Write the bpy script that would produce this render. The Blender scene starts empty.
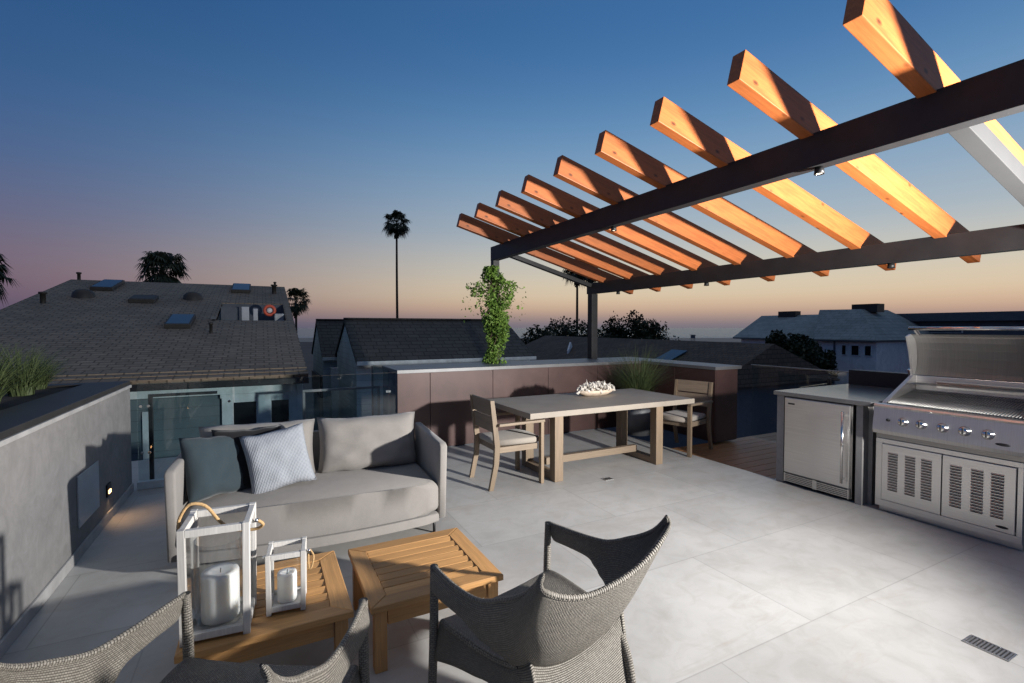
import bpy, bmesh, math, random
from mathutils import Vector, Matrix, Euler, noise
R = math.radians
random.seed(7)
sc = bpy.context.scene
COL = sc.collection

# ------------------------------------------------------------------ helpers
def link(name, data=None):
    o = bpy.data.objects.new(name, data); COL.objects.link(o); return o

def tag(o, label=None, cat=None, group=None, kind=None):
    if label: o['label'] = label
    if cat: o['category'] = cat
    if group: o['group'] = group
    if kind: o['kind'] = kind
    return o

def empty(name, loc, rz, label, cat, group=None):
    o = link(name); o.location = loc; o.rotation_euler = (0, 0, rz)
    o.empty_display_size = .1
    return tag(o, label, cat, group)

def copy_tree(o, parent=None):
    c = o.copy(); COL.objects.link(c)
    if parent: c.parent = parent
    for ch in list(o.children): copy_tree(ch, c)
    return c

class MB:
    """collects shapes, links them as one mesh object"""
    def __init__(self): self.bm = bmesh.new()
    def mark(self, i):
        """faces added since the last mark take material slot i"""
        L = self.bm.faces.layers.int.get('mk') or self.bm.faces.layers.int.new('mk')
        for f in self.bm.faces:
            if not f[L]: f.material_index = i; f[L] = 1
        return self
    def _bevel(self, vs, b, seg=2):
        if b <= 0: return
        es = set()
        for v in vs: es.update(v.link_edges)
        bmesh.ops.bevel(self.bm, geom=list(es), offset=b, segments=seg, profile=.6, affect='EDGES', clamp_overlap=True)
    def box(self, c, s, rot=None, b=0.0, seg=2):
        m = Matrix.Translation(Vector(c))
        if rot is not None:
            m = m @ (Euler(rot).to_matrix().to_4x4() if not isinstance(rot, Matrix) else rot.to_4x4())
        m = m @ Matrix.Diagonal((s[0], s[1], s[2], 1))
        r = bmesh.ops.create_cube(self.bm, size=1, matrix=m)
        self._bevel(r['verts'], b, seg); return self
    def bx(self, x0, x1, y0, y1, z0, z1, b=0.0, seg=2):
        return self.box(((x0+x1)/2, (y0+y1)/2, (z0+z1)/2), (abs(x1-x0), abs(y1-y0), abs(z1-z0)), None, b, seg)
    def bar(self, p, q, w, h, b=0.0, up=(0, 0, 1)):
        p, q = Vector(p), Vector(q); d = q-p; L = d.length; x = d/L
        u = Vector(up)
        if abs(x.dot(u)) > .98: u = Vector((0, 1, 0))
        y = u.cross(x).normalized(); z = x.cross(y)
        m = Matrix((x, y, z)).transposed()
        return self.box((p+q)/2, (L, w, h), m, b)
    def tube(self, pts, r, seg=8, caps=True):
        bm = self.bm; pts = [Vector(p) for p in pts]; n = len(pts)
        rs = r if isinstance(r, (list, tuple)) else [r]*n
        rings = []; ref = None
        for i, p in enumerate(pts):
            t = (pts[min(i+1, n-1)]-pts[max(i-1, 0)]).normalized()
            if ref is None:
                ref = Vector((0, 0, 1)) if abs(t.z) < .9 else Vector((1, 0, 0))
            a = (ref - t*ref.dot(t)).normalized(); ref = a; bb = t.cross(a)
            rings.append([bm.verts.new(p+(a*math.cos(k*2*math.pi/seg)+bb*math.sin(k*2*math.pi/seg))*rs[i]) for k in range(seg)])
        for i in range(n-1):
            for k in range(seg):
                f = bm.faces.new((rings[i][k], rings[i][(k+1) % seg], rings[i+1][(k+1) % seg], rings[i+1][k])); f.smooth = True
        if caps:
            bm.faces.new(rings[0][::-1]); bm.faces.new(rings[-1])
        return self
    def lathe(self, prof, c=(0, 0, 0), seg=24, smooth=True):
        bm = self.bm; c = Vector(c); rings = []
        for r, z in prof:
            if r < 1e-5: rings.append([bm.verts.new(c+Vector((0, 0, z)))]*seg)
            else: rings.append([bm.verts.new(c+Vector((r*math.cos(k*2*math.pi/seg), r*math.sin(k*2*math.pi/seg), z))) for k in range(seg)])
        for i in range(len(prof)-1):
            for k in range(seg):
                vs = [rings[i][k], rings[i][(k+1) % seg], rings[i+1][(k+1) % seg], rings[i+1][k]]
                u = []
                for v in vs:
                    if v not in u: u.append(v)
                if len(u) >= 3:
                    f = bm.faces.new(u); f.smooth = smooth
        return self
    def poly(self, pts):
        self.bm.faces.new([self.bm.verts.new(Vector(p)) for p in pts]); return self
    def slab(self, pts, t):
        """polygon given thickness t downwards along its normal"""
        pts = [Vector(p) for p in pts]
        n = (pts[1]-pts[0]).cross(pts[-1]-pts[0]).normalized()
        if n.z < 0: pts = pts[::-1]; n = -n
        lo = [p-n*t for p in pts]
        self.poly(pts); self.poly(lo[::-1]); k = len(pts)
        for i in range(k): self.poly([pts[i], lo[i], lo[(i+1) % k], pts[(i+1) % k]])
        return self
    def prism(self, outline, z0, z1, b=0.0, seg=3):
        bm = self.bm; lo = [bm.verts.new((x, y, z0)) for x, y in outline]; hi = [bm.verts.new((x, y, z1)) for x, y in outline]
        f1 = bm.faces.new(lo[::-1]); f2 = bm.faces.new(hi); n = len(outline)
        for i in range(n): bm.faces.new((lo[i], lo[(i+1) % n], hi[(i+1) % n], hi[i]))
        if b > 0:
            bmesh.ops.bevel(bm, geom=list(f1.edges)+list(f2.edges), offset=b, segments=seg, profile=.5, affect='EDGES', clamp_overlap=True)
        return self
    def pillow(self, w, h, t, m, n=16, wob=.012, seed=0, pinch=.10):
        """a soft cushion in the local x-z plane, m places it"""
        bm = self.bm; rnd = Vector((seed*3.1, seed*1.7, seed*.9))
        g = {}
        for side in (1, -1):
            for i in range(n+1):
                for j in range(n+1):
                    a, b_ = i/n*2-1, j/n*2-1
                    edge = i in (0, n) or j in (0, n)
                    if side == -1 and edge: g[(side, i, j)] = g[(1, i, j)]; continue
                    x = a*w/2*(1-pinch*(1-abs(a)**2)*0-pinch*(b_*b_)*0.0)
                    # corners stay out, mid edges draw in
                    x = a*w/2*(1-pinch*(1-b_*b_)*abs(a)**3*.55); z = b_*h/2*(1-pinch*(1-a*a)*abs(b_)**3*.55)
                    th = t/2*(max(0, (1-a**4)*(1-b_**4)))**.55
                    th *= 1+.10*noise.noise(Vector((a*1.6, b_*1.6, side))+rnd)
                    y = side*th + wob*noise.noise(Vector((a*3.2, b_*3.2, side*2))+rnd)*(1-max(abs(a), abs(b_))**6)
                    z += wob*.8*noise.noise(Vector((a*2.5, side, b_*2.5))+rnd)
                    g[(side, i, j)] = bm.verts.new(m @ Vector((x, -y, z)))
        for side in (1, -1):
            for i in range(n):
                for j in range(n):
                    vs = [g[(side, i, j)], g[(side, i+1, j)], g[(side, i+1, j+1)], g[(side, i, j+1)]]
                    if side == -1: vs = vs[::-1]
                    f = bm.faces.new(vs); f.smooth = True
        return self
    def build(self, name, mat, parent=None, smooth=False, uv=True):
        bm = self.bm
        bmesh.ops.recalc_face_normals(bm, faces=bm.faces)
        if uv and not bm.loops.layers.uv:
            L = bm.loops.layers.uv.new('UVMap'); Z = Vector((0, 0, 1))
            for f in bm.faces:
                n = f.normal
                t = Z.cross(n)
                t = Vector((1, 0, 0)) if t.length < .02 else t.normalized()
                b = n.cross(t)
                for lp in f.loops: lp[L].uv = (lp.vert.co.dot(t), lp.vert.co.dot(b))
        me = bpy.data.meshes.new(name); bm.to_mesh(me); bm.free()
        for q in (mat if isinstance(mat, (list, tuple)) else [mat]): me.materials.append(q)
        if smooth:
            for p in me.polygons: p.use_smooth = True
        o = link(name, me)
        if parent: o.parent = parent
        return o

# ------------------------------------------------------------------ materials
class NT:
    def __init__(self, name):
        self.m = bpy.data.materials.new(name); self.m.use_nodes = True
        self.t = self.m.node_tree; self.n = self.t.nodes; self.b = self.n['Principled BSDF']
    def new(self, typ, **kw):
        nd = self.n.new(typ)
        for k, v in kw.items():
            if k.startswith('_'): setattr(nd, k[1:], v)
            else: nd.inputs[k.replace('__', ' ')].default_value = v
        return nd
    def l(self, a, b): self.t.links.new(a, b)
    def coord(self, out='Object', scale=(1, 1, 1), rot=(0, 0, 0)):
        c = self.new('ShaderNodeTexCoord'); mp = self.new('ShaderNodeMapping'); mp.inputs['Scale'].default_value = scale
        mp.inputs['Rotation'].default_value = rot
        self.l(c.outputs[out], mp.inputs['Vector']); return mp.outputs['Vector']
    def noise(self, vec, scale, detail=5, rough=.6, dist=0):
        n = self.new('ShaderNodeTexNoise'); n.inputs['Scale'].default_value = scale; n.inputs['Detail'].default_value = detail
        n.inputs['Roughness'].default_value = rough; n.inputs['Distortion'].default_value = dist
        self.l(vec, n.inputs['Vector']); return n.outputs['Fac']
    def ramp(self, fac, stops):
        r = self.new('ShaderNodeValToRGB'); e = r.color_ramp.elements
        while len(e) < len(stops): e.new(.5)
        for i, (p, c) in enumerate(stops):
            e[i].position = p; e[i].color = (*c, 1) if len(c) == 3 else c
        self.l(fac, r.inputs['Fac']); return r.outputs['Color']
    def mix(self, fac, a, b, mode='MIX'):
        m = self.new('ShaderNodeMix', _data_type='RGBA', _blend_type=mode)
        for s, i in ((fac, 0), (a, 6), (b, 7)):
            if hasattr(s, 'links'): self.l(s, m.inputs[i])
            elif i == 0: m.inputs[0].default_value = s
            else: m.inputs[i].default_value = (*s, 1)
        return m.outputs[2]
    def math(self, op, a, b=0.5):
        m = self.new('ShaderNodeMath', _operation=op)
        for i, s in enumerate((a, b)):
            if hasattr(s, 'links'): self.l(s, m.inputs[i])
            else: m.inputs[i].default_value = s
        return m.outputs[0]
    def bump(self, h, strength=.3, dist=.01, prev=None):
        b = self.new('ShaderNodeBump'); b.inputs['Strength'].default_value = strength; b.inputs['Distance'].default_value = dist
        self.l(h, b.inputs['Height'])
        if prev is not None: self.l(prev, b.inputs['Normal'])
        self.l(b.outputs['Normal'], self.b.inputs['Normal']); return b.outputs['Normal']
    def set(self, col=None, rough=None, metal=None, spec=None):
        for s, k in ((col, 'Base Color'), (rough, 'Roughness'), (metal, 'Metallic'), (spec, 'Specular IOR Level')):
            if s is None: continue
            if hasattr(s, 'links'): self.l(s, self.b.inputs[k])
            elif k == 'Base Color': self.b.inputs[k].default_value = (*s, 1)
            else: self.b.inputs[k].default_value = s
        return self

def sc3(c, k): return tuple(x*k for x in c)

def m_plain(name, col, rough=.6, metal=0, var=.18, scale=6, bump=.08, bscale=60, spec=None):
    t = NT(name); v = t.coord()
    f = t.noise(v, scale)
    t.set(t.ramp(f, [(.3, sc3(col, 1-var)), (.7, sc3(col, 1+var))]), None, metal, spec)
    t.set(rough=t.math('MULTIPLY_ADD', f, .2) if False else rough)
    if bump: t.bump(t.noise(v, bscale, 3), bump, .004)
    return t.m

def m_wood(name, col, axis, rough=.55, var=.35, scale=1.0, knots=False):
    """grain runs along the axis 0/1/2 of the object's own space"""
    t = NT(name); s = [14*scale]*3; s[axis] = 1.1*scale
    v = t.coord('Object', tuple(s))
    f = t.noise(v, 2.2, 8, .65, .6)
    s2 = [60*scale]*3; s2[axis] = 2.0*scale
    v2 = t.coord('Object', tuple(s2)); g = t.noise(v2, 3, 4, .7)
    c = t.ramp(f, [(.25, sc3(col, 1-var)), (.5, col), (.78, sc3(col, 1+var))])
    c = t.mix(.35, c, t.ramp(g, [(.3, sc3(col, .55)), (.7, sc3(col, 1.25))]))
    oi = t.new('ShaderNodeObjectInfo')
    hv = t.new('ShaderNodeHueSaturation'); t.l(c, hv.inputs['Color'])
    t.l(t.math('MULTIPLY_ADD', oi.outputs['Random'], .3) if False else t.math('ADD', t.math('MULTIPLY', oi.outputs['Random'], .34), .82), hv.inputs['Value'])
    c = hv.outputs['Color']
    if knots:
        s3 = [3.2]*3; s3[axis] = 1.7
        vo = t.new('ShaderNodeTexVoronoi'); vo.inputs['Scale'].default_value = 2.0
        t.l(t.coord('Object', tuple(s3)), vo.inputs['Vector'])
        k = t.ramp(vo.outputs['Distance'], [(.04, (1, 1, 1)), (.11, (0, 0, 0))])
        c = t.mix(k, c, sc3(col, .28))
    t.set(c, rough)
    t.bump(g, .25, .003)
    return t.m

def m_tiles():
    t = NT('porcelain_tile'); uv = t.coord('Object', (1, 1, 1))
    mp = t.new('ShaderNodeMapping'); mp.inputs['Location'].default_value = (.53, .09, 0)
    t.l(uv, mp.inputs['Vector'])
    br = t.new('ShaderNodeTexBrick', _offset=.42); br.inputs['Scale'].default_value = 1
    br.inputs['Brick Width'].default_value = 1.2; br.inputs['Row Height'].default_value = .8
    br.inputs['Mortar Size'].default_value = .0035; br.inputs['Mortar Smooth'].default_value = .1
    br.inputs['Color1'].default_value = (.44, .436, .425, 1); br.inputs['Color2'].default_value = (.51, .507, .495, 1); br.inputs['Mortar'].default_value = (.37, .365, .355, 1)
    t.l(mp.outputs['Vector'], br.inputs['Vector'])
    v = t.coord()
    f = t.noise(v, 1.3, 7, .62, .4); g = t.noise(v, 7, 6, .65, .8)
    c = t.mix(.8, br.outputs['Color'], t.ramp(f, [(.28, (.72, .71, .695)), (.5, (.88, .875, .86)), (.75, (1.02, 1.01, 1.0))]), 'MULTIPLY')
    c = t.mix(.6, c, t.ramp(g, [(.3, (.82, .80, .77)), (.55, (1, 1, 1))]), 'MULTIPLY')
    # streaks of warm cement
    st = t.noise(t.coord('Object', (.8, 4, 1), (0, 0, .25)), 1.1, 5, .7, 1.2)
    c = t.mix(t.ramp(st, [(.56, (0, 0, 0)), (.7, (.55, .55, .55))]), c, (.36, .325, .285))
    t.set(c, t.math('ADD', t.math('MULTIPLY', f, .35), .32), 0, .35)
    b = t.bump(br.outputs['Fac'], -.4, .003); t.bump(g, .06, .004, b)
    return t.m

def m_stucco(name, col):
    t = NT(name); v = t.coord()
    f = t.noise(v, 1.6, 8, .62, 1.6); g = t.noise(v, 45, 4, .6)
    h = t.noise(v, 6.5, 6, .7, 2.0)
    c = t.mix(.5, t.ramp(f, [(.25, sc3(col, .66)), (.5, col), (.75, sc3(col, 1.3))]), t.ramp(h, [(.3, sc3(col, .7)), (.7, sc3(col, 1.25))]))
    t.set(c, .85)
    b = t.bump(g, .12, .004); t.bump(f, .15, .02, b)
    return t.m

def m_fabric(name, col, scale=420, var=.06, bump=.25):
    t = NT(name); uv = t.coord('Object')
    f = t.noise(uv, 9, 5)
    g = t.noise(t.coord('Object', (1, 1, 1)), scale, 2)
    c = t.ramp(f, [(.3, sc3(col, 1-var)), (.7, sc3(col, 1+var))])
    c = t.mix(.3, c, t.ramp(g, [(.3, sc3(col, .6)), (.7, sc3(col, 1.35))]))
    t.set(c, .92, 0, .15)
    b = t.bump(g, bump, .002); t.bump(t.noise(uv, 6, 3, .5, .4), .22, .02, b)
    try: t.b.inputs['Sheen Weight'].default_value = .15
    except Exception: pass
    return t.m

def m_knit(name, c1, c2):
    t = NT(name); v = t.coord(); sx = t.new('ShaderNodeSeparateXYZ'); t.l(v, sx.inputs[0])
    wob = t.math('MULTIPLY', t.noise(v, 30, 2), 1.6)
    a = t.math('SINE', t.math('ADD', t.math('MULTIPLY', t.math('ADD', sx.outputs['X'], sx.outputs['Z']), 330), wob))
    b = t.math('SINE', t.math('ADD', t.math('MULTIPLY', t.math('SUBTRACT', sx.outputs['X'], sx.outputs['Z']), 330), wob))
    f = t.math('MULTIPLY_ADD', t.math('MULTIPLY', a, b), .5)
    t.set(t.ramp(f, [(.1, c2), (.65, c1)]), .95); t.bump(f, .7, .006)
    return t.m

def m_wicker(name, dark, light, w=.0145, h=.0085):
    t = NT(name); uv = t.coord('UV')
    br = t.new('ShaderNodeTexBrick', _offset=.5); br.inputs['Scale'].default_value = 1
    br.inputs['Brick Width'].default_value = w; br.inputs['Row Height'].default_value = h
    br.inputs['Mortar Size'].default_value = h*.16; br.inputs['Mortar Smooth'].default_value = .9
    br.inputs['Color1'].default_value = (*sc3(light, .8), 1); br.inputs['Color2'].default_value = (*sc3(light, 1.15), 1); br.inputs['Mortar'].default_value = (*dark, 1)
    t.l(uv, br.inputs['Vector'])
    # every strand is round across its row
    sx = t.new('ShaderNodeSeparateXYZ'); t.l(uv, sx.inputs[0])
    row = t.math('ABSOLUTE', t.math('SINE', t.math('MULTIPLY', sx.outputs['Y'], math.pi/h)))
    f = t.noise(t.coord(), 5, 4)
    c = t.mix(.5, br.outputs['Color'], t.ramp(f, [(.3, (.75, .74, .72)), (.7, (1.1, 1.1, 1.1))]), 'MULTIPLY')
    t.set(c, .5, 0, .4)
    hh = t.math('SUBTRACT', row, t.math('MULTIPLY', br.outputs['Fac'], 1.0))
    t.bump(hh, .6, .005)
    return t.m

def m_shingle(name, c1, c2, gap, w=.3, h=.14):
    t = NT(name); uv = t.coord('UV')
    nz = t.noise(uv, 2.5, 3); 
    br = t.new('ShaderNodeTexBrick', _offset=.37, _offset_frequency=2); br.inputs['Scale'].default_value = 1
    br.inputs['Brick Width'].default_value = w; br.inputs['Row Height'].default_value = h
    br.inputs['Mortar Size'].default_value = .012; br.inputs['Mortar Smooth'].default_value = .3
    br.inputs['Color1'].default_value = (*c1, 1); br.inputs['Color2'].default_value = (*c2, 1); br.inputs['Mortar'].default_value = (*gap, 1)
    t.l(uv, br.inputs['Vector'])
    f = t.noise(uv, .7, 6, .6, .5); g = t.noise(uv, 16, 4)
    c = t.mix(.6, br.outputs['Color'], t.ramp(f, [(.3, (.6, .6, .6)), (.7, (1.25, 1.22, 1.2))]), 'MULTIPLY')
    c = t.mix(.5, c, t.ramp(g, [(.3, (.6, .6, .6)), (.7, (1.2, 1.2, 1.2))]), 'MULTIPLY')
    t.set(c, .9)
    sx = t.new('ShaderNodeSeparateXYZ'); t.l(uv, sx.inputs[0])
    saw = t.math('FRACT', t.math('DIVIDE', sx.outputs['Y'], h))
    hh = t.math('SUBTRACT', t.math('MULTIPLY', saw, -1.0), t.math('MULTIPLY', br.outputs['Fac'], .5))
    t.bump(hh, .9, .03)
    return t.m

def m_siding(name, col, h=.16):
    t = NT(name); uv = t.coord('UV'); sx = t.new('ShaderNodeSeparateXYZ'); t.l(uv, sx.inputs[0])
    saw = t.math('FRACT', t.math('DIVIDE', sx.outputs['Y'], h))
    f = t.noise(uv, 1.5, 5)
    c = t.ramp(f, [(.3, sc3(col, .82)), (.7, sc3(col, 1.15))])
    c = t.mix(t.ramp(saw, [(.0, (1, 1, 1)), (.07, (0, 0, 0))]), c, sc3(col, .3))
    t.set(c, .7); t.bump(saw, -.8, .02)
    return t.m

def m_steel(name, base=.56, rough=.3, axis=2, tint=(1, .985, .96)):
    t = NT(name); s = [2.5]*3; s[axis] = 160
    f = t.noise(t.coord('Object', tuple(s)), 1.0, 3, .6)
    g = t.noise(t.coord(), 4, 4)
    c = t.ramp(f, [(.2, tuple(base*.88*k for k in tint)), (.8, tuple(base*1.1*k for k in tint))])
    t.set(c, t.math('ADD', t.math('MULTIPLY', f, .10), rough-.03), 1.0)
    return t.m

def m_glass(name, tint=(.93, .96, .95), refl=.9):
    t = NT(name); n = t.n; n.remove(t.b)
    tr = t.new('ShaderNodeBsdfTransparent'); tr.inputs[0].default_value = (*tint, 1)
    gl = t.new('ShaderNodeBsdfGlossy'); gl.inputs['Roughness'].default_value = .015; gl.inputs[0].default_value = (refl, refl, refl, 1)
    fr = t.new('ShaderNodeFresnel'); fr.inputs['IOR'].default_value = 1.48
    geo = t.new('ShaderNodeNewGeometry')
    # fresnel alike from both sides of a thin pane
    iorm = t.new('ShaderNodeMix', _data_type='FLOAT'); t.l(geo.outputs['Backfacing'], iorm.inputs[0]); iorm.inputs[2].default_value = 1.48; iorm.inputs[3].default_value = 1/1.48
    t.l(iorm.outputs[0], fr.inputs['IOR'])
    mx = t.new('ShaderNodeMixShader'); t.l(fr.outputs[0], mx.inputs[0]); t.l(tr.outputs[0], mx.inputs[1]); t.l(gl.outputs[0], mx.inputs[2])
    t.l(mx.outputs[0], n['Material Output'].inputs['Surface'])
    return t.m

def m_leaf(name, c1, c2, trans=.25):
    t = NT(name); v = t.coord()
    f = t.noise(v, 3.0, 4); g = t.new('ShaderNodeNewGeometry')
    c = t.ramp(g.outputs['Random Per Island'], [(0, c1), (1, c2)])
    c = t.mix(.4, c, t.ramp(f, [(.3, sc3(c1, .8)), (.7, sc3(c2, 1.1))]))
    t.set(c, .5, 0, .3)
    tl = t.new('ShaderNodeBsdfTranslucent'); t.l(c, tl.inputs[0])
    mx = t.new('ShaderNodeMixShader'); mx.inputs[0].default_value = trans
    t.l(t.b.outputs[0], mx.inputs[1]); t.l(tl.outputs[0], mx.inputs[2]); t.l(mx.outputs[0], t.n['Material Output'].inputs['Surface'])
    return t.m

def m_emit(name, col, s):
    t = NT(name); t.set((.02, .02, .02), .5)
    t.b.inputs['Emission Color'].default_value = (*col, 1); t.b.inputs['Emission Strength'].default_value = s
    return t.m

def m_wax():
    t = NT('candle_wax'); v = t.coord(); t.set(t.ramp(t.noise(v, 8), [(.3, (.84, .83, .80)), (.7, (.90, .89, .86))]), .45)
    t.b.inputs['Subsurface Weight'].default_value = .8; t.b.inputs['Subsurface Radius'].default_value = (.05, .045, .04); t.b.inputs['Subsurface Scale'].default_value = 1.0
    return t.m

def m_water():
    t = NT('sea_water'); v = t.coord('Object', (1, 1, 1))
    f = t.noise(v, .05, 6, .7); g = t.noise(v, .4, 5)
    t.set(t.ramp(f, [(.35, (.02, .035, .05)), (.7, (.035, .055, .075))]), .28)
    b = t.bump(g, .5, .4); t.bump(f, .5, 2.0, b)
    return t.m

M = dict(
    tile=m_tiles(),
    stucco=m_stucco('trowelled_stucco', (.215, .21, .207)),
    baseb=m_plain('base_strip', (.36, .355, .35), .6),
    cap=m_plain('dark_metal_cap', (.02, .019, .019), .55, .0),
    bronze=m_plain('bronze_panel', (.072, .037, .033), .5, .15, .28, 2.2, .03),
    coping=m_plain('pale_metal_coping', (.165, .165, .17), .45, .3, .12, 3, .02),
    blackm=m_plain('black_metal', (.018, .018, .019), .45, .3),
    beam=m_plain('charcoal_steel', (.028, .028, .030), .5, .25),
    beamg=m_plain('grey_steel', (.028, .028, .029), .7, 0, .1, 3, 0),
    cedar=m_wood('cedar_rafter', (.40, .112, .027), 0, .5, .5, 1.0, True),
    teakx=m_wood('teak_x', (.52, .275, .10), 0), teaky=m_wood('teak_y', (.52, .275, .10), 1), teakz=m_wood('teak_z', (.50, .265, .10), 2),
    greyx=m_wood('weathered_teak_x', (.22, .165, .115), 0), greyy=m_wood('weathered_teak_y', (.22, .165, .115), 1), greyz=m_wood('weathered_teak_z', (.22, .16, .105), 2),
    ttop=m_plain('concrete_table_top', (.26, .225, .185), .6, 0, .1, 5, .05),
    taupe=m_fabric('taupe_fabric', (.245, .228, .212)), taupef=m_fabric('taupe_shell', (.27, .252, .235)),
    seatc=m_fabric('chair_cushion', (.34, .305, .265)),
    teal=m_fabric('charcoal_teal_fabric', (.036, .052, .062)), blackf=m_fabric('black_fabric', (.012, .012, .014)),
    knit=m_knit('pale_knit', (.42, .44, .475), (.16, .185, .225)),
    wicker=m_wicker('grey_wicker', (.026, .023, .019), (.215, .197, .17)),
    steel=m_steel('brushed_steel', .66, .36, 2), steelh=m_steel('brushed_steel_h', .62, .32, 1), steeld=m_steel('steel_dark', .3, .35, 2),
    lid=m_steel('lid_steel', .80, .42, 1),
    counter=m_plain('stone_counter', (.10, .10, .104), .22, 0, .12, 8, .01),
    kstone=m_stucco('kitchen_panel', (.26, .255, .25)),
    chrome=m_steel('polished_steel', .75, .12, 0),
    dark=m_plain('dark_void', (.008, .008, .009), .7),
    grate=m_plain('steel_grate', (.30, .30, .29), .35, .9),
    glass=m_glass('clear_glass', (.86, .91, .92)), glassc=m_glass('lantern_glass', (.995, .998, .997), .8),
    win=m_plain('dark_window_glass', (.010, .013, .015), .06, 0, .1, 2, 0),
    wax=m_wax(), wick=m_plain('wick', (.02, .015, .01), .9),
    white=m_wood('whitewashed_wood', (.56, .54, .51), 2, .65, .14), rope=m_plain('rope', (.50, .32, .15), .9, 0, .3, 120, .5, 260),
    vine=m_leaf('vine_leaf', (.05, .13, .02), (.26, .40, .08)), stem=m_plain('stem', (.09, .065, .04), .85),
    grass1=m_leaf('grass_blade', (.045, .075, .025), (.13, .16, .07)),
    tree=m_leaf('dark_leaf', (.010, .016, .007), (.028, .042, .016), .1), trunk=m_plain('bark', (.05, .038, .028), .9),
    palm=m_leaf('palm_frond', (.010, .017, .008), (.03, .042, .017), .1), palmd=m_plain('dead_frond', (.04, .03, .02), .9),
    shing=m_shingle('shingle_grey', (.20, .155, .112), (.27, .212, .155), (.10, .077, .056), .21, .13),
    roofd=m_shingle('roof_charcoal', (.042, .042, .040), (.06, .06, .057), (.012, .012, .012), .33, .2),
    roofb=m_shingle('roof_brown', (.085, .066, .05), (.115, .09, .07), (.012, .01, .008), .33, .2),
    rooft=m_shingle('roof_teal', (.20, .25, .255), (.25, .30, .31), (.12, .15, .155), .5, .3),
    siding=m_siding('teal_siding', (.10, .145, .16)), sidingp=m_siding('pale_siding', (.60, .66, .68)),
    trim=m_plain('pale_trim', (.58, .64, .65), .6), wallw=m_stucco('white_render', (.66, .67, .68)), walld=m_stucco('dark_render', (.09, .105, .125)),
    skyl=m_plain('skylight_glass', (.03, .05, .08), .30, 0, .1, 2, 0), vent=m_plain('roof_vent', (.02, .018, .017), .6),
    pot=m_plain('zinc_pot', (.14, .145, .155), .5, .1, .15), soil=m_plain('soil', (.03, .022, .016), .95),
    shell=m_plain('shells', (.62, .58, .52), .5, 0, .3, 25, .1), bowl=m_plain('driftwood_bowl', (.55, .45, .35), .7, 0, .25, 12),
    deck=m_wood('deck_boards', (.40, .19, .08), 0),
    ground=m_plain('earth', (.06, .055, .05), .95, 0, .3, .05, 0), sand=m_plain('sand', (.28, .25, .21), .95, 0, .12, .03, 0), foam=m_plain('foam', (.5, .52, .55), .8, 0, .2, .2, 0),
    water=m_water(),
    glow=m_emit('step_lamp_glow', (1, .5, .2), 1.2), glowd=m_emit('down_lamp_glow', (1, .85, .65), 1.0),
    ringw=m_plain('ring_white', (.7, .68, .66), .5), ringo=m_plain('ring_orange', (.6, .09, .04), .5),
    panel=m_plain('wall_panel', (.42, .45, .48), .3, 0, .08),
    slatw=m_plain('warm_slat', (.40, .25, .13), .6), bunt=m_plain('weathered_box', (.35, .37, .38), .6, 0, .4, 9),
)

# ------------------------------------------------------------------ camera, sky, light
cam_d = bpy.data.cameras.new('camera'); cam = link('camera', cam_d)
cam.location = (0, 0, 1.55); cam.rotation_euler = (R(90-1.6), 0, R(-27.3))
cam_d.lens = 484/1024*36; cam_d.sensor_width = 36; cam_d.clip_start = .05; cam_d.clip_end = 60000
sc.camera = cam

W = bpy.data.worlds.new('World'); sc.world = W; W.use_nodes = True
wn = W.node_tree; bg = wn.nodes['Background']
sky = wn.nodes.new('ShaderNodeTexSky'); sky.sky_type = 'NISHITA'; sky.sun_disc = False
SKY_GAIN = .90
SUN_AZ = 75.0          # from +Y towards +X: the afterglow lies beyond the right of the frame
sky.sun_elevation = R(-1.0); sky.sun_rotation = R(SUN_AZ); sky.altitude = 0; sky.air_density = 1.0; sky.dust_density = 1.2; sky.ozone_density = 4.0
def lin(c): return tuple((k/255/12.92 if k <= 10 else ((k/255+.055)/1.055)**2.4) for k in c)
def wnew(t): return wn.nodes.new(t)
tc = wnew('ShaderNodeTexCoord'); sx = wnew('ShaderNodeSeparateXYZ'); wn.links.new(tc.outputs['Generated'], sx.inputs[0])
def wramp(fac, stops, ip='EASE'):
    r = wnew('ShaderNodeValToRGB'); e = r.color_ramp.elements; r.color_ramp.interpolation = ip
    while len(e) < len(stops): e.new(.5)
    for i, (q, c) in enumerate(stops): e[i].position = q; e[i].color = (*c, 1)
    wn.links.new(fac, r.inputs[0]); return r.outputs[0]
# twilight bands by height, added fill light overhead; afterglow side and away from it
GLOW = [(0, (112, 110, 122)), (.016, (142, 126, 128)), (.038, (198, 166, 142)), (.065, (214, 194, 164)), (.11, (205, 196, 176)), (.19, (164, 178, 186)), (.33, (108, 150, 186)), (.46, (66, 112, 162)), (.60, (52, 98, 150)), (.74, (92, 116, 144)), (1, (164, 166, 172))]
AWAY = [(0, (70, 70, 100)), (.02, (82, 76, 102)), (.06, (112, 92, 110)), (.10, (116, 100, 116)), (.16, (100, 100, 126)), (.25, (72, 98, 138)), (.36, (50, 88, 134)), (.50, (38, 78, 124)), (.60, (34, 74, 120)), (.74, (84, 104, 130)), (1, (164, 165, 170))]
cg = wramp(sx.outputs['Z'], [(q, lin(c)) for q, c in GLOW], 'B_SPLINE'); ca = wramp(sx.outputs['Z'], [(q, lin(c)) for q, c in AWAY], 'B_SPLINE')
dt = wnew('ShaderNodeVectorMath'); dt.operation = 'DOT_PRODUCT'; wn.links.new(tc.outputs['Generated'], dt.inputs[0]); dt.inputs[1].default_value = (math.sin(R(SUN_AZ)), math.cos(R(SUN_AZ)), 0)
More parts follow.
